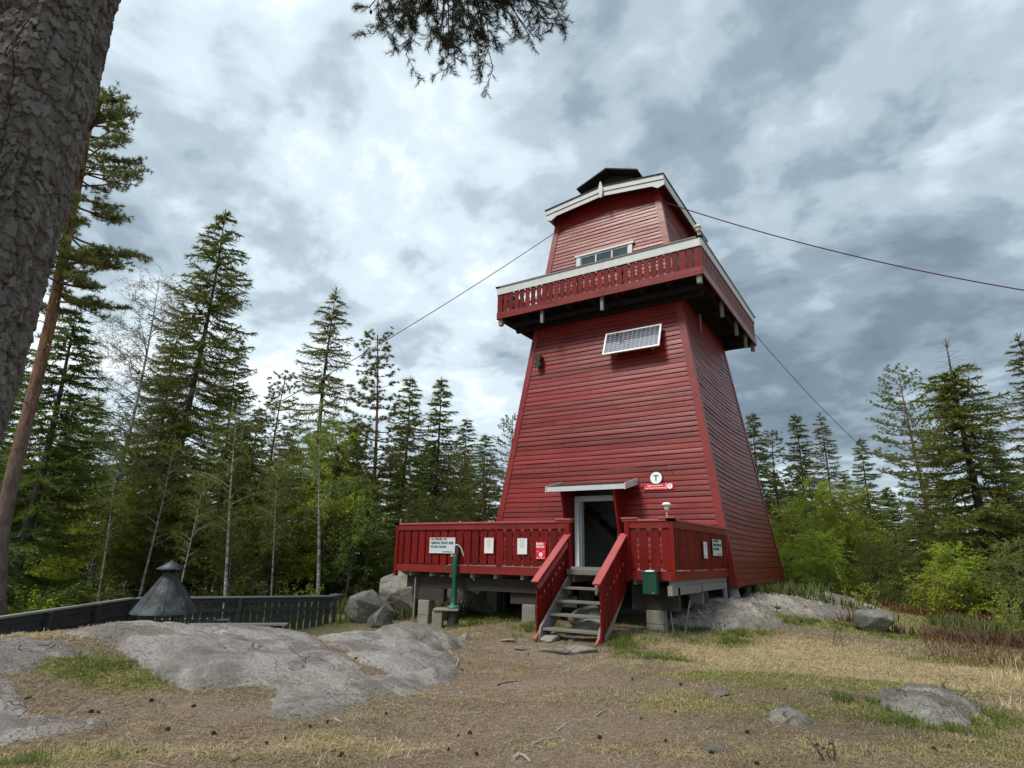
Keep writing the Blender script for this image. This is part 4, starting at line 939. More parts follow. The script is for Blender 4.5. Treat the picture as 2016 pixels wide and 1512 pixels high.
# guy wires
def wire(label, pts, r, m, n=60):
    Q = np.array(pts)
    mb = MB(); mb.tube(Q, r, 6); o = mb.build('guy_wire', m, None); tag(o, label, 'cable'); return o
def sagged(a, b, sag, n=30):
    t = np.linspace(0, 1, n)[:, None]; Q = np.array(a)*(1-t)+np.array(b)*t; Q[:, 2] -= 4*sag*(t[:, 0]*(1-t[:, 0])); return Q
wire('thin steel cable running from the tower top down to the left trees', sagged((-1.98, -2.12, 11.75), tuple(atd(-60, 1102, 24)), .55), .014, m_wire)
wire('thick reddish cable sagging from the roof eave out to the right edge', sagged((1.95, -1.95, 11.85), tuple(atd(2150, 592, 22)), .35), .017, m_wirered)
wire('thin cable from the balcony back corner down into the right trees', sagged((BX1-.1, BY1-.1, 8.9), tuple(atd(1720, 900, 38)), .25), .014, m_wire)

# ------------------------------------------------------------------ trees
class Veg:
    """collects bark tubes and needle/leaf triangles"""
    def __init__(s, seed): s.g = np.random.default_rng(seed); s.w = MB(); s.T = []
    def spray(s, P, D, Ln, W, spread=.6, n=1, flat_=0.0):
        """thin triangles at points P (k,3) pointing roughly along D (k,3)"""
        P = np.repeat(np.asarray(P, float), n, 0); D = np.repeat(np.asarray(D, float), n, 0); k = len(P)
        if k == 0: return
        R = s.g.normal(size=(k, 3)); R[:, 2] *= 1-flat_
        d = D+R*spread; d /= np.linalg.norm(d, axis=1)[:, None]+1e-9
        q = np.cross(d, s.g.normal(size=(k, 3))); q /= np.linalg.norm(q, axis=1)[:, None]+1e-9
        l = Ln*s.g.uniform(.6, 1.2, (k, 1)); a = P-q*W/2; b = P+q*W/2; c = P+d*l
        s.T.append(np.stack([a, b, c], 1))
    def leaves(s, P, L_, n=1, jit=.1):
        P = np.repeat(np.asarray(P, float), n, 0)+s.g.normal(size=(len(P)*n, 3))*jit; k = len(P)
        d = s.g.normal(size=(k, 3)); d[:, 2] -= .5; d /= np.linalg.norm(d, axis=1)[:, None]
        q = np.cross(d, s.g.normal(size=(k, 3))); q /= np.linalg.norm(q, axis=1)[:, None]
        l = L_*s.g.uniform(.5, 1.1, (k, 1)); s.T.append(np.stack([P-q*l*.4, P+q*l*.4, P+d*l], 1))
    def crown_mesh(s, name, m):
        T = np.concatenate(s.T).reshape(-1, 3); return mesh_np(name, T, np.arange(len(T)).reshape(-1, 3), m)
def lin(a, b, step):
    n = max(2, int(np.linalg.norm(b-a)/step)+1); t = np.linspace(0, 1, n)[:, None]; return a*(1-t)+b*t

PROTO = {}
def mk_spruce(key, seed, H=14, R=2.3, z0=.12, dens=1.0, nl=.11, nw=.032, bare_top=0, step=.34, mneed=None, droop=.35, shape=.75, trunk_r=.12, gap=.08):
    v = Veg(seed); g = v.g
    bend = lambda z: np.array([.10*sin(z*.35+seed), .10*cos(z*.3+seed*2), z])
    zs = np.linspace(-.4, H, 24); v.w.tube([bend(z) for z in zs], [max(.012, trunk_r*(1-(max(z, 0))/H)**.8) for z in zs], 8)
    z = H*z0
    while z < H-.25:
        f = 1-z/H; Lm = R*f**shape*(.35+.65*min(1, (z/H-z0+.06)/.12)) if z/H < z0+.1 else R*f**shape
        nb = g.integers(4, 7) if f > .08 else 3
        a0 = g.uniform(0, 6.28)
        for i in range(nb):
            if g.random() < gap: continue
            a = a0+2*pi*i/nb+g.normal(0, .25); Lb = max(.12, Lm*g.uniform(.55, 1.18)); zz = z+g.normal(0, .06)
            az = np.array([cos(a), sin(a), 0]); sd = np.array([-sin(a), cos(a), 0]); base = bend(zz)
            t = np.linspace(0, 1, 7); dr = droop*(f*1.3+.15)*Lb if f > .15 else -.35*Lb
            pts = base+az*(t*Lb)[:, None]+np.array([0, 0, 1.])*(-dr*t+ (dr*.95+.04*Lb)*t**3)[:, None]+sd*(.06*Lb*np.sin(t*3+g.uniform(0, 6)))[:, None]
            v.w.tube(pts, np.linspace(.028*max(.3, f), .004, 7)*(.6+Lb*.3), 3, False)
            dead = bare_top and f < bare_top
            if dead: 
                continue
            P = lin(pts[0]*.8+pts[1]*.2, pts[1], .05/dens); P = np.concatenate([np.stack([np.interp(np.arange(.12*6, 6, .16/dens), np.arange(7), pts[:, k]) for k in range(3)], 1)])
            dirb = az+np.array([0, 0, -.05]); v.spray(P, np.repeat(dirb[None], len(P), 0), nl, nw, .55, 2)
            nt_ = max(2, int(Lb/.11*dens)); 
            for j in range(nt_):
                u = .10+.88*(j+g.random())/nt_; p = np.array([np.interp(u*6, np.arange(7), pts[:, k]) for k in range(3)])
                for sg in (-1, 1):
                    tl = (.40*Lb*(1-u)**.8*min(1, u*3+.3)+.10)*g.uniform(.6, 1.2); tl = min(tl, .75)
                    dd = az*.75+sd*sg*.75+np.array([0, 0, -.18-.25*g.random()*f]); dd /= np.linalg.norm(dd)
                    e = p+dd*tl+np.array([0, 0, -.12*tl])
                    Q = lin(p, e, .055/dens); v.spray(Q, np.repeat((dd+[0, 0, -.08])[None], len(Q), 0), nl, nw, .5, 1)
                    v.spray([p], [dd], tl*1.6, .012, .02)
        z += step*g.uniform(.75, 1.25)*(.55+.6*f)
    v.spray([bend(H-.3)]*14, [np.array([0, 0, 1.])]*14, .35, .03, .5)
    PROTO[key] = (v.w.mesh('trunk', m_bspruce), v.crown_mesh('crown', mneed or m_spruce), H)
def mk_pine(key, seed, H=14, R=2.6, z0=.45, nl=.13, nw=.024, m=None, tr=.17, per=26, dens=1.0, bend_=.25):
    v = Veg(seed); g = v.g
    bend = lambda z: np.array([bend_*sin(z*.22+seed), bend_*cos(z*.2+seed*2), z])
    zs = np.linspace(-.4, H, 24); v.w.tube([bend(z) for z in zs], [max(.02, tr*(1-.93*max(z, 0)/H)) for z in zs], 9)
    z = H*z0
    for zd in np.arange(H*.2, z, .7):          # dead stubs
        a = g.uniform(0, 6.28); b = bend(zd); v.w.tube([b, b+[cos(a)*.5, sin(a)*.5, -.05], b+[cos(a)*g.uniform(.6, 1.3), sin(a)*.9, -.25]], [.018, .01, .004], 3, False)
    while z < H-.1:
        f = (z/H-z0)/(1-z0); prof = (min(1, .45+f*1.6))*(1-max(0, f-.25)/.75*.82)
        nb = g.integers(3, 6); a0 = g.uniform(0, 6.28)
        for i in range(nb):
            a = a0+2*pi*i/nb+g.normal(0, .3); Lb = max(.3, R*prof*g.uniform(.5, 1.15)); az = np.array([cos(a), sin(a), 0]); sd = np.array([-sin(a), cos(a), 0])
            t = np.linspace(0, 1, 7); up = (.05+.75*f)*Lb; pts = bend(z)+az*(t*Lb)[:, None]+np.array([0, 0, 1.])*(up*t-.35*Lb*t+.5*Lb*t**2.5*.8)[:, None]+sd*(.12*Lb*np.sin(t*3.5+g.uniform(0, 6))*t)[:, None]
            v.w.tube(pts, np.linspace(.05*(1-.7*f), .007, 7)*(.5+Lb*.25), 4, False)
            nt_ = max(2, int(Lb/.17*dens))
            for j in range(nt_):
                u = .28+.72*(j+g.random())/nt_; p = np.array([np.interp(u*6, np.arange(7), pts[:, k]) for k in range(3)])
                sg = g.choice([-1, 1]); tl = .5*Lb*(1-u)**.7*g.uniform(.5, 1.1)+.16
                dd = az*.7+sd*sg*.8+np.array([0, 0, .15+.2*g.random()]); dd /= np.linalg.norm(dd); e = p+dd*tl+np.array([0, 0, .18*tl])
                v.spray([p], [dd+[0, 0, .1]], tl*1.6, .02, .02)
                m_ = max(1, int(tl/.18)); 
                for k in range(m_+1):
                    c = p+(e-p)*((k+.7)/(m_+.7))+g.normal(0, .045, 3); v.spray([c]*per, [dd*.3+[0, 0, .45]]*per, nl, nw, .75)
            c = pts[-1]; v.spray([c]*per, [az*.4+[0, 0, .4]]*per, nl, nw, .7)
        z += g.uniform(.32, .6)
    PROTO[key] = (v.w.mesh('trunk', m_bpine), v.crown_mesh('crown', m or m_pine), H)
def mk_birch(key, seed, H=11, R=1.9, leaf=.035, nleaf=2, m=None, mb_=None, z0=.35, tr=.09, dens=1.0, up=.9, twig=.011):
    v = Veg(seed); g = v.g
    bend = lambda z: np.array([.25*sin(z*.3+seed), .25*cos(z*.25+seed), z]); zs = np.linspace(-.4, H, 22)
    v.w.tube([bend(z) for z in zs], [max(.008, tr*(1-.95*max(z, 0)/H)) for z in zs], 8)
    z = H*z0
    while z < H-.2:
        f = (z/H-z0)/(1-z0); a = g.uniform(0, 6.28); Lb = max(.3, R*(.5+min(f, .3)*1.6)*(1-max(0, f-.3)*1.1)*g.uniform(.6, 1.2)); az = np.array([cos(a), sin(a), 0]); t = np.linspace(0, 1, 6)
        pts = bend(z)+az*(t*Lb)[:, None]+np.array([0, 0, 1.])*(up*Lb*t-.35*Lb*t**2)[:, None]
        v.w.tube(pts, np.linspace(.022, .004, 6)*(1.1-f*.6), 3, False)
        for j in range(int((Lb/.10)*dens)+2):
            u = .2+.8*g.random(); p = np.array([np.interp(u*5, np.arange(6), pts[:, k]) for k in range(3)])
            dd = az*.4+g.normal(0, .5, 3)+[0, 0, .15]; dd /= np.linalg.norm(dd); l = g.uniform(.25, .7)
            e = p+dd*l; e2 = e+dd*l*.3+[0, 0, -.25*l]
            v.w.T = getattr(v.w, 'T', []); tw = np.cross(dd, g.normal(size=3)); tw /= np.linalg.norm(tw)
            v.spray([p], [dd], l*1.1, twig, .03); v.spray([e], [e2-e+dd*.01], l*.5, twig*.7, .03)
            Q = np.concatenate([lin(p, e, .07), lin(e, e2, .07)]); v.spray(Q, np.repeat((dd*.5+[0, 0, -.3])[None], len(Q), 0), .16, twig*.7, .7, 1)
            v.leaves(Q, leaf, nleaf, .04)
        z += g.uniform(.10, .22)/dens
    PROTO[key] = (v.w.mesh('trunk', mb_ or m_bbirch), v.crown_mesh('crown', m or m_birch), H)
def mk_bush(key, seed, H=2.2, R=.9, stems=9, leaf=.06, n=5, m=None):
    v = Veg(seed); g = v.g
    for i in range(stems):
        a = g.uniform(0, 6.28); r = g.uniform(.1, 1)*R; h = H*g.uniform(.55, 1); e = np.array([cos(a)*r, sin(a)*r, h]); b = np.array([cos(a)*r*.2, sin(a)*r*.2, -.1])
        mid = (b+e)/2+g.normal(0, .08, 3); v.w.tube([b, mid, e], [.016, .011, .004], 4, False)
        for j in range(int(h/.10)):
            u = g.uniform(.15, 1); p = b+(e-b)*u; dd = g.normal(0, 1, 3)+[0, 0, .6]; dd /= np.linalg.norm(dd); l = g.uniform(.15, .5)*(1.15-u)
            v.spray([p], [dd], l, .010, .02); Q = lin(p, p+dd*l, .06); v.leaves(Q, leaf, n, .05)
    PROTO[key] = (v.w.mesh('stem', m_twig), v.crown_mesh('leaves', m or m_sapling), H)
mk_spruce('spruce_tall', 1, 14, 2.5, .12, 1.1, .14, .038, 0, .36, m_spruce, .50, .62, .125, .08)
mk_spruce('spruce_open', 2, 12, 1.9, .12, 1.0, .13, .034, 0, .38, m_sprucelt, .30, .62, .11, .14)
mk_spruce('spruce_dense', 3, 10, 2.6, .03, 1.0, .15, .040, 0, .30, m_sprucedk, .30, .72, .14, .02)
mk_spruce('spruce_bushy', 4, 9, 2.8, .02, 1.0, .15, .040, .13, .30, m_spruce, .22, .75, .14, .03)
mk_spruce('spruce_slim', 5, 11, 1.6, .08, 1.0, .14, .038, 0, .32, m_spruce, .30, .62, .09, .06)
mk_spruce('spruce_fill', 6, 10, 2.1, .02, .8, .19, .055, 0, .36, m_sprucedk, .3, .7, .12, .02)
mk_pine('pine_tall', 7, 15, 2.7, .40, m=m_pine)
mk_pine('pine_round', 8, 11, 2.1, .30, m=m_pine, dens=1.1)
mk_pine('pine_slim', 9, 12, 1.7, .28, m=m_pine, tr=.10, dens=1.25, per=30)
mk_birch('birch_bare', 10, 12, 2.1, .042, 3, m_birch, None, .38, .10, 1.0, .9, .013)
mk_birch('birch_young', 11, 8, 1.1, .055, 2, m_sapling2, None, .40, .06, .9, .9)
mk_birch('birch_green', 12, 5, 1.1, .075, 3, m_sapling, m_bbirchdk, .10, .04, 1.3, 1.0)
mk_birch('birch_dull', 14, 5, 1.0, .06, 2, m_sapling2, m_bbirchdk, .12, .04, 1.2, 1.0)
mk_bush('bush', 13, 2.0, .8, 12, .07, 4, m_sapling); mk_bush('bush_dull', 15, 2.2, 1.0, 14, .05, 3, m_sapling2)

NAMES = {'spruce': 'spruce_tree', 'pine': 'pine_tree', 'birch': 'birch_tree', 'bush': 'bush'}
_used = {}
def tree(kind, px, D, ytop, label, group=None, wid=1.0, rz=None, lean=(0, 0), cat=None):
    x, y, top = atd(px, ytop, D); z = float(gz0(np.array([x]), np.array([y]))[0])
    tm, cm, H = PROTO[kind]; s = (top-z)/H; nm = NAMES[kind.split('_')[0]]
    t = empty(nm, (x, y, z), label, cat or nm.split('_')[0], group, rng.uniform(0, 6.28) if rz is None else rz)
    wid *= 1.18; t.scale = (s*wid, s*wid, s); t.rotation_euler.x, t.rotation_euler.y = lean
    for n_, me in ((tm.name.split('.')[0], tm), (cm.name.split('.')[0], cm)):
        o = bpy.data.objects.new(n_, me); COL.objects.link(o); o.parent = t
    return t
# individual trees of the left-hand wood
G1 = 'trees of the wood on the left'
T = [('spruce_dense', 150, 21, 600, 'dark dense spruce at left edge behind the orange-barked pine', 1.05), ('birch_bare', 300, 23, 548, 'nearly leafless pale birch between dark spruce and tallest left spruce', 1.0),
     ('spruce_tall', 437, 24, 412, 'tallest spruce of the left wood, right of the leafless birch', 1.05), ('spruce_tall', 478, 29, 660, 'spruce close behind the tallest left spruce', .8),
     ('spruce_open', 665, 27, 566, 'tall open-branched spruce between the fence end and the tallest left spruce', 1.05), ('pine_slim', 743, 25, 655, 'slim pine with reddish trunk touching the left cable', 1.25),
     ('spruce_slim', 803, 29, 738, 'slender spruce left of the pair beside the tower', 1.2), ('spruce_slim', 866, 31, 742, 'slender spruce nearest the tower on the left', 1.25), ('pine_round', 905, 33, 885, 'small bushy conifer low beside the tower', 1.0),
     ('pine_tall', 1004, 31, 818, 'pine half hidden behind the left side of the tower', 1.0), ('pine_slim', 962, 36, 905, 'thin pale pine left of the tower wall', 1.2), ('pine_slim', 570, 30, 742, 'pale-topped pine left of the open-branched spruce', 1.2),
     ('spruce_slim', 195, 32, 775, 'slim spruce seen through the leafless birch', 1.2), ('spruce_dense', 30, 30, 700, 'dark spruce behind the orange-barked pine at left edge', 1), ('birch_young', 488, 20, 800, 'young birch with a thin white trunk right of the fire hood', 1.0),
     ('birch_young', 650, 21, 790, 'young birch with a white trunk above the fence end', 1.1), ('birch_young', 330, 21, 860, 'young birch with leaning white trunk left of the fire hood', .9), ('spruce_slim', 510, 33, 800, 'narrow spruce right of the tallest left spruce', 1.3),
     ('spruce_fill', 350, 33, 820, 'broad dark spruce behind the fire hood', 1.1), ('spruce_fill', 700, 36, 840, 'broad dark spruce behind the reddish pine trunk', 1.1), ('pine_slim', 165, 26, 800, 'thin crooked pine left of the leafless birch', 1.1),
     ('spruce_tall', 365, 26, 590, 'thin-topped spruce left beside the tallest left spruce', .75)]
for k, px, D, yt, lb, w in T: tree(k, px, D, yt, lb, G1, w)
# right-hand wood
G2 = 'trees of the wood on the right'
T = [('spruce_slim', 1481, 33, 812, 'slim spruce just right of the tower wall', 1.3), ('pine_slim', 1528, 34, 852, 'small pine second from the tower wall on the right', 1.3), ('spruce_slim', 1562, 35, 812, 'thin grey-green spruce third from the tower wall', 1.2), ('spruce_open', 1612, 32, 810, 'open spruce above the bright green birches', 1.0),
     ('spruce_slim', 1697, 31, 860, 'lopsided thin spruce at the foot of the right cable', 1.1), ('pine_tall', 1775, 30, 722, 'broad-crowned pine left of the spruce with the dead tip', 1.0), ('spruce_bushy', 1868, 24, 668, 'large bushy spruce with a bare dead tip', 1.1), ('spruce_open', 2000, 23, 655, 'tall open spruce at the right edge', 1.1),
     ('spruce_dense', 1960, 27, 880, 'dense green spruce between the bushy spruce and the right edge', 1.1), ('spruce_dense', 2060, 22, 820, 'dense spruce cut by the right edge', 1.1), ('pine_round', 1590, 38, 900, 'rounded pine behind the bright green birches', 1.1), ('spruce_fill', 1525, 40, 930, 'broad dark spruce beside the tower wall', 1.1),
     ('spruce_slim', 1660, 39, 930, 'slim spruce behind the right cable foot', 1.4), ('spruce_bushy', 1800, 28, 980, 'low wide spruce under the broad-crowned pine', 1.4), ('spruce_dense', 1720, 29, 1000, 'small dark spruce at the wood edge', 1.2)]
for k, px, D, yt, lb, w in T: tree(k, px, D, yt, lb, G2, w)
T = [('birch_green', 1590, 27, 950, 'bright green young birch beside the tower foot', 1.1), ('birch_green', 1640, 26, 965, 'bright green young birch, tallest of the bright ones', 1.2), ('birch_green', 1548, 29, 1000, 'light green young birch close to the tower foot', 1.2), ('birch_dull', 1700, 24, 1045, 'young dull green birch at the edge of the heather', 1.2), ('birch_dull', 1760, 25, 1050, 'dull green young birch under the pine', 1.3),
     ('birch_green', 1880, 22, 1075, 'low bright green birch before the bushy spruce', 1.6), ('birch_dull', 1990, 18, 1060, 'grey-green shrub birch at the right edge', 1.5), ('birch_green', 1612, 24, 1050, 'low bright green birch in front of the taller ones', 1.6)]
for k, px, D, yt, lb, w in T: tree(k, px, D, yt, lb, 'young birches at the wood edge', w)
T = [('birch_young', 240, 20, 860, 'young birch with a thin white trunk behind the left fence run', .8), ('birch_young', 395, 19.5, 930, 'small young birch with white trunk right above the fire hood', .8), ('birch_young', 560, 22, 900, 'young birch with a thin white trunk above the back fence', .8),
     ('birch_dull', 560, 24, 940, 'dull young birch left of the tall open spruce', 1.2), ('birch_green', 640, 25, 850, 'light green young birch under the tall open spruce', 1.0), ('birch_dull', 700, 24, 930, 'dull green young birch left of the reddish pine trunk', 1.2), ('birch_dull', 290, 24, 960, 'dull young birch behind the fire hood', 1.2), ('birch_green', 190, 23, 960, 'light green young birch behind the left fence run', 1.2),
     ('birch_dull', 520, 23, 960, 'dull green young birch behind the back fence', 1.2), ('birch_dull', 800, 25, 960, 'dull green young birch behind the deck end', 1.3), ('birch_dull', 860, 27, 980, 'grey-green young birch near the tower wall', 1.3), ('birch_dull', 480, 22, 1010, 'small dull birch above the fence', 1.2)]
for k, px, D, yt, lb, w in T: tree(k, px, D, yt, lb, 'young birches in the left wood', w)
# anonymous depth of the wood: further trees
fill = []
g = np.random.default_rng(99)
for i in range(48):
    px = -120+i*23.5+g.normal(0, 12); D = g.uniform(29, 48); fill.append((px, D, g.uniform(820, 970), 0))
for i in range(22):
    px = 1490+i*27+g.normal(0, 12); D = g.uniform(38, 56); fill.append((px, D, g.uniform(930, 1010), 1))
for i in range(13):
    px = -60+i*72+g.normal(0, 15); D = g.uniform(24, 31); fill.append((px, D, g.uniform(990, 1060), 2))
for i in range(10):
    px = 1520+i*62+g.normal(0, 12); D = g.uniform(33, 38); fill.append((px, D, g.uniform(1020, 1060), 2))
lab = {'spruce_fill': 'broad dark spruce deep in the wood', 'spruce_dense': 'dense dark spruce deep in the wood', 'pine_slim': 'slim pine deep in the wood', 'spruce_slim': 'narrow spruce deep in the wood', 'pine_round': 'round-topped pine deep in the wood', 'birch_dull': 'low leafy tree inside the wood'}
for px, D, yt, c in fill:
    k = g.choice(['spruce_fill', 'spruce_dense', 'pine_slim', 'spruce_slim', 'pine_round'], p=[.28, .10, .14, .36, .12]) if c < 2 else g.choice(['spruce_fill', 'spruce_dense', 'birch_dull'], p=[.5, .3, .2])
    tree(k, px, D, yt, lab[k], lab[k].replace('deep in', 'trees deep in').replace('inside', 'trees inside'), g.uniform(1.1, 1.6))
# bushes along the edge and in the clearing
T = [('bush', 1830, 21, 1110, 'bright green bush in front of the bushy spruce', 1.3), ('bush_dull', 1740, 23, 1110, 'dull green bush at the edge of the heather', 1.3), ('bush_dull', 1600, 25, 1110, 'low dull bush behind the bedrock ramp', 1.4), ('bush', 1660, 24, 1120, 'small light green bush behind the bedrock ramp', 1.2),
     ('bush', 95, 19, 1150, 'bright little bush behind the fence at left', 1.3), ('bush_dull', 560, 19, 1140, 'bush behind the middle of the fence', 1.4), ('bush_dull', 700, 18, 1150, 'tangled bush right of the fence end', 1.4), ('bush', 610, 20, 1150, 'light green bush behind the fence end', 1.2), ('bush_dull', 230, 19, 1140, 'dull bush behind the left fence run', 1.4), ('bush_dull', 400, 20, 1130, 'bush behind the fire hood', 1.3)]
for k, px, D, yt, lb, w in T: tree(k, px, D, yt, lb, None, w, cat='bush')
# bare-stemmed saplings on the right of the clearing
def sapling(label, px, py, ytop, seed, stems, leafy, spread=.25):
    p = ghit(px, py); D = math.hypot(p[0]-CAM[0], p[1]-CAM[1]); top = atd(px, ytop, D)[2]; h = top-p[2]
    v = Veg(seed); g = v.g; 
    for i in range(stems):
        b = np.array([g.normal(0, spread*.5), g.normal(0, spread*.5), -.05]); e = b+np.array([g.normal(0, spread), g.normal(0, spread), h*g.uniform(.6, 1.0)]); mid = (b+e)/2+g.normal(0, .03, 3)
        v.w.tube([b, mid, e], [.009, .007, .003], 5, False)
        for j in range(8):
            u = g.uniform(.3, 1); q_ = b+(e-b)*u; dd = g.normal(0, .6, 3)+[0, 0, .8]; dd /= np.linalg.norm(dd); l = g.uniform(.08, .3)*h; v.w.tube([q_, q_+dd*l], [.004, .002], 3, False)
            if leafy: v.leaves(lin(q_, q_+dd*l, .04), .035, leafy, .02)
    if not v.T: v.leaves([[0, 0, h*.8]], .03, 6, .15)
    t = empty('sapling', p, label, 'sapling'); t.location = p
    for n_, me in (('stem', v.w.mesh('stem', m_twig)), ('leaves', v.crown_mesh('leaves', m_sapling))):
        o = bpy.data.objects.new(n_, me); COL.objects.link(o); o.parent = t
sapling('leafy sapling in front of the bedrock ramp behind the grey boulder', 1702, 1212, 1128, 1, 5, 3, .35); sapling('leafy sapling cluster at the right edge', 1992, 1275, 1150, 2, 7, 3, .3)
sapling('thin leafless saplings left of the right-edge cluster', 1935, 1285, 1195, 3, 8, 0, .3); sapling('bare twiggy sapling in the dry grass before the boulder', 1645, 1272, 1215, 4, 3, 0, .12); sapling('small bare saplings above the long low rock', 1880, 1372, 1325, 5, 5, 0, .2)
sapling('bare upright stems in front of the heather', 1850, 1262, 1200, 6, 6, 0, .3); sapling('tiny bare sapling in the bottom right grass', 1640, 1500, 1440, 7, 3, 0, .06)

# tall pine with the orange upper trunk at the left
def orange_pine():
    D0 = 15.5; b = azd(-8, D0, 1100); zb_ = -1.5; P = []
    for px, py, D in ((-6, 1190, 15.5), (0, 1060, 15.5), (28, 920, 15.6), (62, 790, 15.7), (98, 640, 15.8), (122, 520, 15.9), (142, 420, 16.0), (162, 330, 16.1), (178, 250, 16.2), (190, 200, 16.2)): P.append(atd(px, py, D))
    P = np.array(P); base = np.array([P[0][0], P[0][1], -1.6]); P = np.vstack([base, P]); v = Veg(77); g = v.g
    n = len(P); rad = np.interp(np.arange(n), [0, 3, 7, n-1], [.150, .128, .09, .018]); Pl = P-base
    v.w.tube(Pl, rad, 12)
    cum = np.arange(n)
    right = R_; away = np.array([-R_[1], R_[0], 0])
    def at(u): return np.array([np.interp(u, cum, Pl[:, k]) for k in range(3)])
    for u in np.arange(2.2, 6.0, .35):
        a = g.uniform(0, 6.28); q_ = at(u); l = g.uniform(.3, 1.1); dd = right*cos(a)+away*sin(a); v.w.tube([q_, q_+dd*l*.5+[0, 0, .02], q_+dd*l+[0, 0, -.15]], [.02, .012, .004], 4, False)
    for u in np.linspace(5.4, n-1.05, 32):
        f = (u-5.6)/(n-6.6)
        for i in range(4):
            a = g.uniform(0, 6.28); Lb = (1.75*(1-f)**.6*(.6+.4*min(1,f*4))+.35)*g.uniform(.55, 1.12); dd = right*cos(a)+away*sin(a); sd = np.cross(dd, [0, 0, 1]); t = np.linspace(0, 1, 7)
            pts = at(u)+dd*(t*Lb)[:, None]+np.array([0, 0, 1.])*((-.30+.7*f)*Lb*t+.18*Lb*t**2)[:, None]+sd*(.1*Lb*np.sin(t*4+g.uniform(0, 6))*t)[:, None]
            v.w.tube(pts, np.linspace(.03, .005, 7), 4, False)
            for j in range(int(Lb/.075)+3):
                s_ = .30+.65*g.random(); p = np.array([np.interp(s_*6, np.arange(7), pts[:, k]) for k in range(3)]); d2 = dd*.7+sd*g.choice([-1, 1])*.7+[0, 0, .1]; d2 /= np.linalg.norm(d2); tl = g.uniform(.15, .55)*(1.2-s_)
                v.spray([p], [d2], tl*1.4, .015, .02)
                for k in range(int(tl/.11)+1):
                    c = p+d2*tl*(k+1)/(int(tl/.11)+1)+g.normal(0, .02, 3); v.spray([c]*18, [d2*.3+[0, 0, .35]]*18, .11, .014, .75)
    t = empty('pine_tree', base, 'tall leaning pine with orange upper trunk behind the nearest trunk', 'pine')
    for n_, me in (('trunk', v.w.mesh('trunk', m_bpine)), ('crown', v.crown_mesh('crown', m_pine))):
        o = bpy.data.objects.new(n_, me); COL.objects.link(o); o.parent = t
orange_pine()

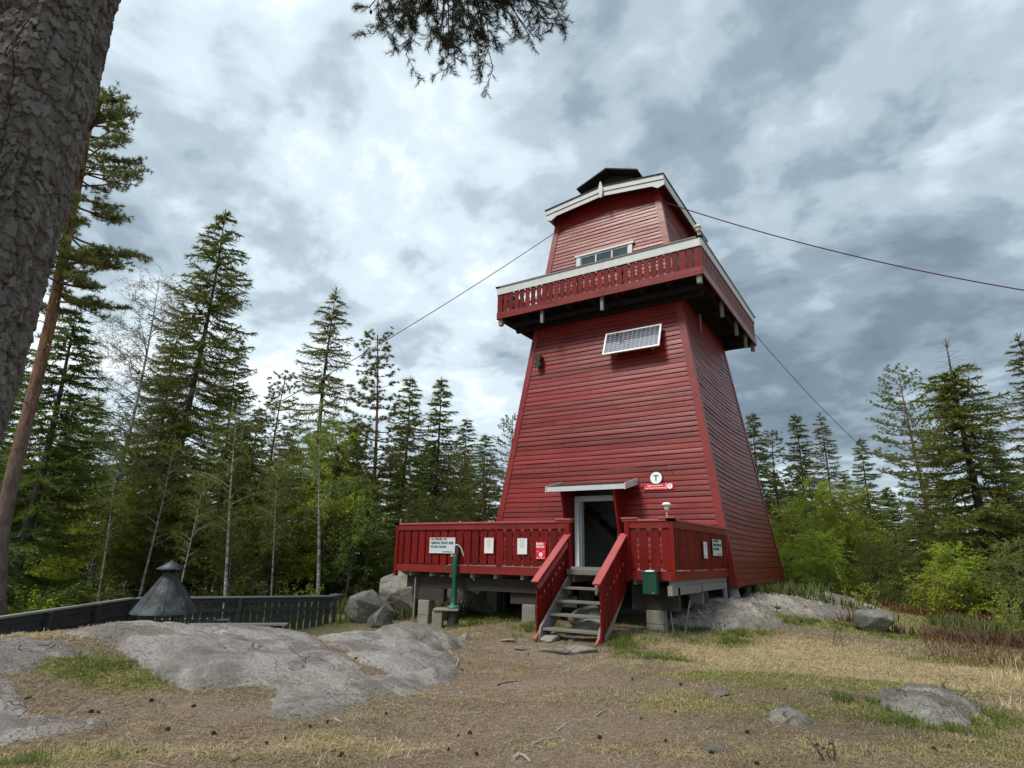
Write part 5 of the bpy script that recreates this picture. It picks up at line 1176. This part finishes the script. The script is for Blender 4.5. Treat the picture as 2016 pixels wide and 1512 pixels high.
# the nearest pine: huge scaly trunk at the left edge, and a bough hanging into the top of the picture
def near_pine():
    D = 2.45
    c_lo = atd(-188, 900, D); c_hi = atd(88, 0, D)
    axis = (c_hi-c_lo)/(c_hi[2]-c_lo[2])
    z0_ = float(gz0(np.array([c_lo[0]]), np.array([c_lo[1]]))[0])-.1
    base = c_lo+axis*(z0_-c_lo[2])
    ctr = lambda z: base[:2][None]+axis[:2][None]*(z-z0_)[:, None]
    def shell(za, zb2, nz, na, r0, r1, disp):
        z = np.linspace(za, zb2, nz); a = np.linspace(0, 2*pi, na, endpoint=False)
        Z, A = np.meshgrid(z, a, indexing='ij'); R = np.interp(z, [z0_, z0_+.5, 2.2, 9], [r0*1.06, r0*.98, r0, r1])[:, None]+0*A
        # flaky bark: several layers of irregular tilted flakes, the highest one shows
        top = np.full(A.shape, -1.); tid = np.zeros(A.shape); edge = np.ones(A.shape)
        for Lr, (cu, cv, pr, hb_) in enumerate(((.055, .095, 1.0, .0), (.042, .060, .60, .004), (.032, .042, .5, .007), (.022, .028, .35, .0095))):
            nu = int(round(2*pi*r0/cu)); U = A/(2*pi)*nu+.75*fbm(A*5+3+Lr, Z*15, 4)+.3*fbm(A*26, Z*50+Lr, 2); Vv = Z/cv+.75*fbm(A*6+9, Z*15+Lr, 4)+.3*fbm(A*26+5, Z*50, 2)
            iu = np.floor(U).astype(int); iv = np.floor(Vv).astype(int); d1 = np.full(U.shape, 9.); d2 = d1.copy(); hid = np.zeros(U.shape); ddv = hid.copy(); ddu = hid.copy(); ex2 = hid.copy()
            for du in (-1, 0, 1):
                for dv in (-1, 0, 1):
                    i_ = (iu+du) % nu+Lr*13; j_ = iv+dv+Lr*31; jx = _perm[i_ & 255, j_ & 255]; jy = _perm[(i_+91) & 255, (j_+37) & 255]; hh = _perm[(i_+11) & 255, (j_+77) & 255]; pp = _perm[(i_+51) & 255, (j_+17) & 255]
                    ex = iu+du+.1+.8*jx-U; ey = iv+dv+.1+.8*jy-Vv; d = np.hypot(ex, ey); upd = d < d1
                    d2 = np.where(upd, d1, np.minimum(d2, d)); hid = np.where(upd, hh, hid); ddv = np.where(upd, ey, ddv); ddu = np.where(upd, ex, ddu); ex2 = np.where(upd, pp, ex2); d1 = np.where(upd, d, d1)
            e = d2-d1; hl = hb_+.002*hid+.0045*(ddv+.2)*(.2+hid)+.0025*ddu*(hid-.5)*2-.003*np.clip(1-e/.10, 0, 1)
            hl = np.where((ex2 < pr) & ((e > .05) | (Lr == 0)), hl, -1.); up = hl > top; top = np.where(up, hl, top); tid = np.where(up, (hid*7+Lr*.31) % 1, tid); edge = np.where(up, np.clip(e/.16, 0, 1), edge)
        fur = np.clip(np.abs(fbm(A*2.6+2+.5*fbm(A*6, Z*7, 3), Z*1.1, 3))/.045, 0, 1)
        h = top*1.1+.016*fbm(A*3.1, Z*5+4, 4)+.0016*fbm(A*40, Z*90, 3)-.010*(1-fur); plate = edge*(.3+.7*fur)*(.55+.45*np.clip(top/.012, 0, 1)); hid = tid
        R = R+disp*h; C2 = ctr(z)
        X = C2[:, 0:1]+R*np.cos(A); Y = C2[:, 1:2]+R*np.sin(A)
        idx = np.arange(nz*na).reshape(nz, na); nx = np.roll(idx, -1, 1)
        F = np.stack([idx[:-1], nx[:-1], nx[1:], idx[1:]], -1).reshape(-1, 4)
        col = np.stack([plate, np.clip(hid*.9+.1*plate, 0, 1), hid*0, hid*0+1], -1).reshape(-1, 4)
        return mesh_np('trunk', np.stack([X, Y, Z], -1).reshape(-1, 3), F, m_nearbark, True, col)
    t = empty('pine_tree', base, 'nearest pine, its thick scaly trunk filling the left edge, a bough overhead', 'pine')
    o = place('trunk', shell(z0_, 8.6, 3600, 680, .200, .12, 1.0), t)
    # bough
    v = Veg(5); g = v.g; wood_ = MB(); ndl = []; cones = []
    root = np.array(list(ctr(np.array([7.6]))[0])+[7.6])
    hub = atd(930, -420, 3.4)
    wood_.tube([root, (root*2+hub)/3+[0, 0, .25], (root+2*hub)/3+[0, 0, .2], hub], [.06, .05, .04, .03], 10)
    def tuft(c, d, n=26, l=.058):
        P = np.repeat(np.array(c)[None], n, 0)-np.array(d)*g.uniform(0, .07, (n, 1)); dd = np.array(d)*.75+g.normal(size=(n, 3))*.62; dd /= np.linalg.norm(dd, axis=1)[:, None]
        q_ = np.cross(dd, g.normal(size=(n, 3))); q_ /= np.linalg.norm(q_, axis=1)[:, None]; w = .0013; ll = l*g.uniform(.7, 1.15, (n, 1))
        ndl.append(np.stack([P-q_*w, P+q_*w, P+dd*ll+q_*w*.4], 1))
    def branch(p, d, ln, r, lev):
        p = np.array(p, float); d = np.array(d, float); d /= np.linalg.norm(d); n = 6; pts = [p]; dd = d.copy()
        for i in range(n):
            dd = dd+g.normal(0, .07, 3); dd /= np.linalg.norm(dd); pts.append(pts[-1]+dd*ln/n)
        wood_.tube(pts, np.linspace(r, max(.0022, r*.5), n+1), 5 if r > .006 else 3, False)
        if lev == 0:
            for k in range(2, n+1): tuft(pts[k], (pts[k]-pts[k-1])/np.linalg.norm(pts[k]-pts[k-1]), 5 if k < n else 22)
            return
        for i in range(1, n+1):
            for _ in range(1+(lev == 1 and i % 2) if lev == 1 else 1+(i % 2)):
                if g.random() < .25 and i < n: continue
                t_ = (pts[i]-pts[i-1]); t_ /= np.linalg.norm(t_); s_ = g.normal(size=3); s_ -= t_*(s_@t_); s_ /= np.linalg.norm(s_); s_[2] *= .6
                branch(pts[i], t_*.7+s_*.9, ln*g.uniform(.24, .38)*(1.15-.4*i/n), r*.5, lev-1)
            if g.random() < .12: cones.append(pts[i]+g.normal(0, .01, 3))
        tuft(pts[-1], dd, 20)
    for k in range(40):
        th = pi*(k+.5)/40+g.normal(0, .05); rr = (1.0, .72, .86, .5)[k % 4]; bx = 905-205*cos(th)*rr; by = -20+172*sin(th)*rr; ax = 895+.35*(bx-905); ay = -130+.25*(by+25); Db = 4.1+.8*sin(th)*rr+g.normal(0, .12); Da = Db-.35
        if k == 39: bx, by = 1150, -20
        a = atd(ax, ay, Da); b = atd(bx, by, Db); wood_.tube([hub, (hub+a)/2+[0, 0, .05], a], [.018, .014, .011], 6, False); branch(a, b-a, np.linalg.norm(b-a)*.92, .008, 2)
    bo = wood_.build('bough', m_twigdk, t)
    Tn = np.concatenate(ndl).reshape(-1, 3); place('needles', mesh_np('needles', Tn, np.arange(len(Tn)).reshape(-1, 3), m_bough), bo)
    g.shuffle(cones); cm = MB(); cm.lathe([(0, -.022), (.010, -.015), (.013, 0), (.009, .014), (0, .02)], (0, 0, 0), 8); cme = cm.mesh('cone', m_cone)
    for c in cones[:45]:
        o = place('cone', cme, bo); o.location = Vector(c)
m_twigdk = flat('dark_twig_bark', (.035, .026, .02), .9)
near_pine()

# ------------------------------------------------------------------ fire place: fence, benches, hood
ZF = -.44
def zpt(px, py, z): d = ray(px, py); return (CAM+d*(z-CAM[2])/d[2])
FA, FB, FC = zpt(-40, 1219, ZF), zpt(262, 1176, ZF), zpt(662, 1172, ZF)
fence = empty('fence', (*FB[:2], -1.5), 'low dark grey plank fence with a pale cap rail around the fire place', 'fence')
def fence_run(a, b, seed, gaps):
    a = np.array([a[0], a[1], 0]); b = np.array([b[0], b[1], 0]); d = b-a; Ln = np.linalg.norm(d); d /= Ln; n = np.array([-d[1], d[0], 0]); g = np.random.default_rng(seed); zb = -1.52
    if n @ (CAM-a)*[1, 1, 0] @ [1, 1, 0] if False else (n[:2] @ (CAM[:2]-a[:2])) < 0: n = -n
    def pl(s0, s1, n0, n1, z0, z1, mb):
        c = lambda z: [a+d*s0+n*n0+[0, 0, z], a+d*s1+n*n0+[0, 0, z], a+d*s1+n*n1+[0, 0, z], a+d*s0+n*n1+[0, 0, z]]; mb.hexa(c(z0), c(z1))
    mb = MB(); pl(-.05, Ln+.05, -.06, .08, ZF-.035, ZF, mb); mb.build('cap_rail', m_fencecap, fence)
    mb = MB(); pl(0, Ln, .0, .03, ZF-.36, ZF-.28, mb); pl(0, Ln, 0, .03, ZF-.93, ZF-.85, mb); pl(0, Ln, .0, .028, ZF-.15, ZF-.036, mb); mb.build('cross_rail', m_fence, fence)
    mb = MB(); s = .05
    while s < Ln-.1:
        w = .125; pl(s, s+w, -.024, -.002, zb+.25, ZF-.04, mb); s += w+(.035 if gaps else .012)
    mb.build('planks', m_fence, fence)
    for s in np.linspace(.03, Ln-.03, max(2, int(Ln/1.55)+1)):
        mb = MB(); pl(s-.045, s+.045, .032, .115, zb-.3, ZF-.036, mb); mb.build('post', m_fence, fence)
fence_run(FA, FB, 1, False); fence_run(FB, FC, 2, True)
mb = MB(); mb.box(FC[0]-.12, FC[0]+.12, FC[1]-.12, FC[1]+.12, ZF+.002, ZF+.03); mb.build('post_cap', m_fencecap, fence)
def bench(label, A, B, z, w=.32, zl=-1.6):
    a, b = zpt(*A, z), zpt(*B, z); t = empty('bench', (a+b)/2*[1, 1, 0]+[0, 0, -1.5], label, 'bench'); d = (b-a)/np.linalg.norm(b-a); n = np.array([-d[1], d[0], 0])
    for k in (-1, 1): mb = MB(); mb.bar(a+n*k*w/4, b+n*k*w/4, w/2-.015, .04); mb.build('seat_plank', m_fencecap, t, .005)
    for s in (.12, .5, .88):
        p = a+(b-a)*s; mb = MB(); mb.bar(p+[0, 0, -.025]-n*.1, np.array([p[0], p[1], zl])-n*.1, .09, .09, tuple(d)); mb.bar(p+[0, 0, -.025]+n*.1, np.array([p[0], p[1], zl])+n*.1, .09, .09, tuple(d)); mb.build('leg', m_fence, t)
bench('dark bench end at the left edge beside the fence', (-40, 1224), (150, 1223), -.80)
bench('bench plank nearest the fire hood on its right', (372, 1230), (566, 1229), -.98)
bench('bench behind the fire hood along the back fence', (300, 1221), (450, 1219), -.98)
HD = 14.0
hc = atd(323, 1205, HD); 
def hz(py): return atd(323, py, HD)[2]
hood = empty('fire_hood', (hc[0], hc[1], -1.5), 'conical blackened steel smoke hood with a small pointed cap', 'smoke hood')
HDP = float((hc-CAM)@FWD); r0 = 59/FPX*HDP; zbm = hz(1207)
sc_ = lambda p: p/FPX*HDP
MB().lathe([(r0, zbm), (r0*1.0, zbm+.02), (sc_(15.5), hz(1136)), (sc_(13.5), hz(1131))], (hc[0], hc[1], 0), 40).build('cone', m_hood, hood)
MB().lathe([(r0-.015, zbm+.005), (sc_(15.5)-.015, hz(1136)), (sc_(13.5)-.015, hz(1131))], (hc[0], hc[1], 0), 40).build('cone_inside', m_black, hood)
MB().tube([(hc[0], hc[1], hz(1136)), (hc[0], hc[1], hz(1128))], [sc_(13.3)]*2, 24).build('collar', m_black, hood)
MB().lathe([(sc_(26), hz(1121)), (sc_(26)+.004, hz(1121)+.012), (sc_(2), hz(1104)), (0, hz(1102.5))], (hc[0], hc[1], 0), 32).build('cap', m_hood, hood)
MB().lathe([(sc_(25), hz(1121)+.004), (0, hz(1108))], (hc[0], hc[1], 0), 32).build('cap_inside', m_black, hood)
for k in range(8):
    a = k*pi/4+.2; MB().bar((hc[0]+cos(a)*(r0+.004), hc[1]+sin(a)*(r0+.004), zbm+.02), (hc[0]+cos(a)*(sc_(15.5)+.003), hc[1]+sin(a)*(sc_(15.5)+.003), hz(1136)), .022, .012, (cos(a), sin(a), 1)).build('seam', m_hood, hood)
mb = MB()
for k in range(6):
    a = k*pi/3+.3; mb.bar((hc[0]+cos(a)*sc_(13), hc[1]+sin(a)*sc_(13), hz(1130)), (hc[0]+cos(a)*sc_(17.5), hc[1]+sin(a)*sc_(17.5), hz(1119)), .03, .006)
mb.build('cap_strut', m_black, hood)
mb = MB()
for k in range(4):
    a = k*pi/2+.5; mb.tube([(hc[0]+cos(a)*.30, hc[1]+sin(a)*.30, -1.55), (hc[0]+cos(a)*.30, hc[1]+sin(a)*.30, zbm+.20)], .022, 8)
mb.build('leg', m_black, hood)

# ------------------------------------------------------------------ ground cover
def scatter_pts(n, dmin, dmax, amin=-.75, amax=.75, pw=1.0, seed=1):
    g = np.random.default_rng(seed); D = dmin*(dmax/dmin)**(g.random(n)**pw); a = YAW+g.uniform(amin, amax, n)
    return CAM[0]+D*np.sin(a), CAM[1]+D*np.cos(a), D
ROCKS = [o for o in COL.objects if o.name.startswith('rock_outcrop')]
from mathutils.bvhtree import BVHTree
def rock_mask(x, y):
    """True where bare rock covers the ground"""
    z = gz(x, y); out = np.zeros(len(x), bool)
    for o in ROCKS:
        me = o.data; nv = len(me.vertices); co = np.empty(nv*3, np.float32); me.vertices.foreach_get('co', co); co = co.reshape(-1, 3)
        res = .12; x0, y0 = co[:, 0].min(), co[:, 1].min(); nx = int((co[:, 0].max()-x0)/res)+2; ny = int((co[:, 1].max()-y0)/res)+2
        grid = np.full((nx, ny), -99.); ix = ((co[:, 0]-x0)/res).astype(int); iy = ((co[:, 1]-y0)/res).astype(int); np.maximum.at(grid, (ix, iy), co[:, 2])
        jx = ((x-x0)/res).astype(int); jy = ((y-y0)/res).astype(int); ok = (jx >= 0) & (jx < nx) & (jy >= 0) & (jy < ny); jx = np.clip(jx, 0, nx-1); jy = np.clip(jy, 0, ny-1)
        out |= ok & (grid[jx, jy] > z+.035)
    return out
def surf(x, y):
    z = gz(x, y); rk = np.zeros(len(x))
    for x0, y0, res, Z in SLABS:
        jx = np.round((x-x0)/res).astype(int); jy = np.round((y-y0)/res).astype(int); ok = (jx >= 0) & (jx < Z.shape[0]) & (jy >= 0) & (jy < Z.shape[1])
        zz = np.where(ok, Z[np.clip(jx, 0, Z.shape[0]-1), np.clip(jy, 0, Z.shape[1]-1)], -99.); rk = np.maximum(rk, zz-z)
    return z, rk
def blades(name, label, x, y, h, w, lay, m, seed, kind='stuff', cat='grass', wob=.0, dz=0.0, bent=True):
    """grass blades or needles: lay = how far they lie over (0 upright .. 1 flat)"""
    g = np.random.default_rng(seed); n = len(x); z, rk = surf(x, y); z = z+rk+dz; a = g.uniform(0, 6.28, n); L_ = h*g.uniform(.5, 1.2, n); el = np.clip(1-lay+g.normal(0, .18, n), .02, 1)*pi/2
    d = np.stack([np.cos(a)*np.cos(el), np.sin(a)*np.cos(el), np.sin(el)], 1); s = np.stack([-np.sin(a), np.cos(a), 0*a], 1)*(w/2)[:, None] if hasattr(w, '__len__') else np.stack([-np.sin(a), np.cos(a), 0*a], 1)*w/2
    b = np.stack([x, y, z], 1); m1 = b+d*(L_*.55)[:, None]; d2 = d.copy(); d2[:, 2] -= .55*(.3+lay); d2 /= np.linalg.norm(d2, axis=1)[:, None]; t = m1+d2*(L_*.45)[:, None]
    t[:, 2] = np.maximum(t[:, 2], z+.004)
    V = np.concatenate([b-s, b+s, m1+s*.8, m1-s*.8, t+s*.15, t-s*.15]).reshape(6, n, 3).transpose(1, 0, 2).reshape(-1, 3)
    i = np.arange(n)[:, None]*6; F = np.concatenate([i+[0, 1, 2, 3], i+[3, 2, 4, 5]])
    o = place(name, mesh_np(name, V, F, m)); tag(o, label, cat, kind=kind); return o
def tidy(x, y, D, keep, drape=False, path=.68):
    z, rk = surf(x, y)
    keep = keep & (np.random.default_rng(len(x)+5).random(len(x)) > path*dirtw(x, y)); k = keep & (rk < .015)
    if drape: k = k | (keep & (np.random.default_rng(len(x)).random(len(x)) < np.clip(1-rk/.085, 0, 1)*.8+.25*(fbm(x*2+40, y*2, 3) > .22)))
    return x[k], y[k], D[k]
gr = np.random.default_rng(44)
# brown needle litter everywhere in the near ground
x, y, D = scatter_pts(260000, 4.6, 16, seed=1); s_, g_ = zone(x, y); x, y, D = tidy(x, y, D, (gr.random(len(x)) < .85-.5*s_-.4*g_) & (fbm(x*2.2, y*2.2, 3) > -.35), True)
blades('needle_litter', 'brown fallen pine needles and shreds covering the bare earth', x, y, .030+.004*D, .0018+.0005*D, .95, m_litter, 1, cat='litter', dz=.002)
x, y, D = scatter_pts(80000, 4.6, 15, seed=11); x, y, D = tidy(x, y, D, gr.random(len(x)) < .45, True)
blades('straw_litter', 'pale dry straws scattered over the whole clearing', x, y, .028+.0035*D, .0014+.0004*D, .95, m_straw, 11, cat='litter', dz=.004)
# dry straw-coloured grass
x, y, D = scatter_pts(240000, 4.8, 24, seed=2); s_, g_ = zone(x, y); x, y, D = tidy(x, y, D, gr.random(len(x)) < np.clip(s_*1.3-.20, 0, 1)*(fbm(x*1.5, y*1.5, 3) > -.15-.3*s_))
blades('dry_grass', 'straw-coloured flattened dry grass on the right of the clearing', x, y, .075+.004*D, .0022+.0005*D, .84, m_straw, 2)
# short olive lawn-like grass
x, y, D = scatter_pts(260000, 4.7, 26, seed=3); s_, g_ = zone(x, y); x, y, D = tidy(x, y, D, (gr.random(len(x)) < np.clip(g_*1.0+.13, 0, 1)) & (fbm(x*1.8, y*1.8, 3) > -.12-.4*g_))
blades('short_grass', 'short olive green grass in patches between bare earth and dry straw', x, y, .040+.003*D, .002+.00045*D, .62, m_grasso, 3)
# fresh green tufts
TF = [(1250, 1288, .5, .22), (1235, 1262, .35, .25), (1215, 1275, .3, .2), (1310, 1300, .35, .12), (1420, 1265, .5, .22), (1460, 1250, .45, .2), (1380, 1240, .5, .12), (1062, 1232, .35, .25), (1040, 1218, .3, .3), (950, 1218, .7, .45), (1000, 1222, .5, .4), (930, 1232, .4, .3), (1040, 1245, .3, .25), (905, 1215, .3, .3),
      (1545, 1222, .7, .25), (1620, 1228, .8, .25), (1760, 1252, .35, .3), (1300, 1248, .35, .15), (1870, 1440, .35, .3), (1920, 1410, .4, .3), (1800, 1425, .4, .15), (1690, 1385, .25, .2), (210, 1322, .5, .16), (760, 1260, .3, .12), (1760, 1395, .4, .12), (690, 1205, .5, .5), (840, 1215, .3, .3), (60, 1500, .5, .12)]
X = []; Y = []
for px, py, rx, ry in TF:
    p = ghit(px, py); n = int(9000*rx*ry+400); u = gr.normal(0, rx*.7, n); w = gr.normal(0, ry*.8, n); X.append(p[0]+u*cos(YAW)+w*sin(YAW)); Y.append(p[1]-u*sin(YAW)+w*cos(YAW))
x = np.concatenate(X); y = np.concatenate(Y); k = (fbm(x*4, y*4, 3) > -.05); x, y = x[k], y[k]; D = np.hypot(x-CAM[0], y-CAM[1]); x, y, D = tidy(x, y, D, gr.random(len(x)) < 1.1, False, .35)
blades('green_grass', 'fresh green grass tufts around the stairs, piers and bedrock', x, y, .065+.003*D, .003+.0004*D, .38, m_grassg, 4)
x, y, D = scatter_pts(26000, 4.6, 15, seed=21); k = gr.random(len(x)) < .12+.5*dirtw(x, y); x, y, D = x[k], y[k], D[k]
def grit(x, y, D):
    z, rk = surf(x, y); n = len(x); g = np.random.default_rng(8); r = g.uniform(.003, .012, n)*(1+.9*(g.random(n) > .96))*(1+D*.03); a = g.uniform(0, 6.28, (n, 1))+np.array([0, 1.6, 3.1, 4.7])+g.normal(0, .2, (n, 4)); q = r[:, None]*g.uniform(.7, 1.3, (n, 4)); b = np.stack([x[:, None]+q*np.cos(a), y[:, None]+q*np.sin(a), (z+rk)[:, None]+0*q-.001], -1); t = np.stack([x+r*.2, y, z+rk+r*.8], -1)[:, None]
    V = np.concatenate([b, t], 1).reshape(-1, 3); i = np.arange(n)[:, None]*5; F = np.concatenate([i+[0, 1, 4], i+[1, 2, 4], i+[2, 3, 4], i+[3, 0, 4]])
    tag(place('grit', mesh_np('grit', V, F, m_rock2)), 'small stones and crumbs of earth on the trodden path', 'gravel', kind='stuff')
grit(x, y, D)
# undergrowth and heather at the wood edge
def band(n, pxr, Dr, cond=None):
    px = gr.uniform(*pxr, n); D = gr.uniform(*Dr, n)**1.0; P = np.array([azd(a, d) for a, d in zip(px, D)]); return P[:, 0], P[:, 1], D
x, y, D = band(26000, (1500, 2080), (16, 30)); k = (fbm(x*.55, y*.55, 3) > -.05) & ((x > 4.5) | (y > 4)); x, y, D = x[k], y[k], D[k]; k = ~rock_mask(x, y); x, y, D = x[k], y[k], D[k]
blades('heather', 'rusty red heather and bilberry scrub before the right-hand wood', x, y, .26, .022, .3, m_heather, 5, cat='heather')
x, y, D = band(26000, (1480, 2100), (18, 40)); k = (fbm(x*.5+9, y*.5, 3) > -.02); x, y = x[k], y[k]
blades('undergrowth', 'yellow green scrub and tall grass under the right-hand trees', x, y, .36, .03, .35, m_blueberry, 6, cat='undergrowth')
x, y, D = band(22000, (-60, 960), (17, 34)); k = (fbm(x*.5+9, y*.5, 3) > -.2); x, y = x[k], y[k]
blades('undergrowth', 'green scrub on the floor of the left-hand wood', x, y, .45, .045, .3, m_blueberry, 7, cat='undergrowth')
X, Y, D = band(2600, (1900, 2080), (9.5, 15)); x, y = X, Y; k = (fbm(x*1.1+9, y*1.1, 3) > -.1); x, y = x[k], y[k]
blades('tall_grass', 'tall withered grass among the saplings at the right edge', x, y, .20, .006, .35, m_straw, 8)
x, y, D = band(1500, (1790, 1990), (13, 18)); k = ~rock_mask(x, y)
blades('heather', 'red heather patch beside the grey boulder', x[k], y[k], .17, .010, .3, m_heather, 9, cat='heather')

# cones, sticks and chips
cv = MB(); cv.lathe([(0, -.022), (.012, -.017), (.018, -.006), (.016, .006), (.009, .018), (0, .023)], (0, 0, 0), 9); 
for a in range(5):
    for b in range(7): an = b*.9+a*.45; r_ = (.012, .018, .018, .014, .009)[a]; cv.box(cos(an)*r_-.003, cos(an)*r_+.003, sin(an)*r_-.003, sin(an)*r_+.003, -.018+a*.009, -.011+a*.009)
conemesh = cv.mesh('pine_cone', m_cone)
CP = [(165, 1470), (178, 1405), (193, 1406), (52, 1380), (58, 1378), (297, 1382), (644, 1425), (610, 1435), (640, 1342), (700, 1342), (760, 1408), (902, 1452), (925, 1447), (938, 1488), (883, 1480), (560, 1458), (525, 1468), (672, 1490), (1180, 1455), (1262, 1418), (1310, 1462), (1472, 1446), (1330, 1405), (1245, 1340), (1340, 1350), (1545, 1360), (1775, 1345), (1400, 1485), (1610, 1470), (1622, 1478), (1636, 1470), (1840, 1478), (1870, 1475), (1490, 1508), (1710, 1485), (700, 1300), (910, 1322), (1040, 1290), (330, 1440), (420, 1448), (560, 1340), (380, 1395)]
for i, (px, py) in enumerate(CP[:44]):
    p = ghit(px, py); o = bpy.data.objects.new('pine_cone', conemesh); COL.objects.link(o); o.location = p+[0, 0, .018]; s = gr.uniform(.55, 1.0); o.scale = (s, s, s); o.rotation_euler = (gr.uniform(1, 2), 0, gr.uniform(0, 6.28))
    tag(o, 'small dark brown pine cone lying on the forest floor', 'pine cone', 'pine cones scattered over the clearing')
def stick(label, pts, r, m, cat='stick', nm='stick'):
    P = []
    for px, py in pts: p = ghit(px, py); P.append(p+[0, 0, r*.8])
    mb = MB(); mb.tube(P, np.linspace(r, r*.45, len(P)), 7); o = mb.build(nm, m, None); tag(o, label, cat)
stick('dark twig on the litter left of centre foreground', [(268, 1484), (292, 1476), (314, 1470)], .009, m_stickdk); stick('dark twig at the end of the needle strip', [(458, 1500), (475, 1492), (488, 1488)], .009, m_stickdk)
stick('thin dark twig lying level in the brown needles', [(396, 1470), (420, 1468), (428, 1470)], .006, m_stickdk); stick('short dark stick below the big bedrock hump', [(492, 1466), (505, 1463), (516, 1462)], .008, m_stickdk)
stick('pale curved root at the bottom of the clearing', [(624, 1512), (634, 1488), (660, 1476), (690, 1473), (708, 1472)], .010, m_stick, 'root', 'root'); stick('pale bleached root across the bottom edge', [(274, 1502), (300, 1506), (325, 1512)], .010, m_stick, 'root', 'root')
stick('bleached chip of wood below the bedrock hump', [(659, 1417), (668, 1422), (676, 1424)], .011, m_stick, 'wood chip', 'wood_chip'); stick('white chip of wood at the right of the needle bed', [(977, 1380), (985, 1382), (994, 1385)], .010, m_stick, 'wood chip', 'wood_chip')
stick('forked grey stick, upper one of two near the path foot', [(1096, 1442), (1108, 1432), (1122, 1422)], .014, m_stick); stick('long grey stick, lower one of two near the path foot', [(1048, 1468), (1065, 1460), (1085, 1456), (1103, 1453)], .013, m_stick)
stick('white curved root where bedrock meets the path', [(885, 1283), (893, 1294), (903, 1302), (898, 1314), (885, 1324), (865, 1328)], .018, m_stick, 'root', 'root'); stick('brown root creeping over the path by the rocks', [(980, 1350), (1000, 1345), (1020, 1342)], .012, m_stickdk, 'root', 'root')
stick('grey root arching at the right of the path', [(1172, 1412), (1185, 1402), (1196, 1398), (1210, 1408)], .010, m_stick, 'root', 'root'); stick('small pale chip in the middle of the litter', [(1128, 1415), (1140, 1420)], .006, m_stick, 'wood chip', 'wood_chip')
stick('short dark stick in the right-hand grass', [(1540, 1270+118), (1552, 1392), (1562, 1396)], .007, m_stickdk); stick('bent dark twig at lower right centre', [(1390, 1438), (1402, 1432), (1408, 1428)], .007, m_stickdk)
stick('weathered root stub at the bottom centre', [(1010, 1500), (1020, 1490), (1032, 1492), (1045, 1505)], .022, m_stick, 'root', 'root')
p = ghit(1480, 1190); 
mb = MB(); mb.bar(p+[-.1, .2, .08], p+[.8, -.9, .04], .10, .03); o = mb.build('loose_board', m_grey, None); tag(o, 'loose weathered board lying on the bedrock by the tower corner', 'board')
print('objects', len(bpy.data.objects), 'tris', sum(len(m.polygons) for m in bpy.data.meshes))
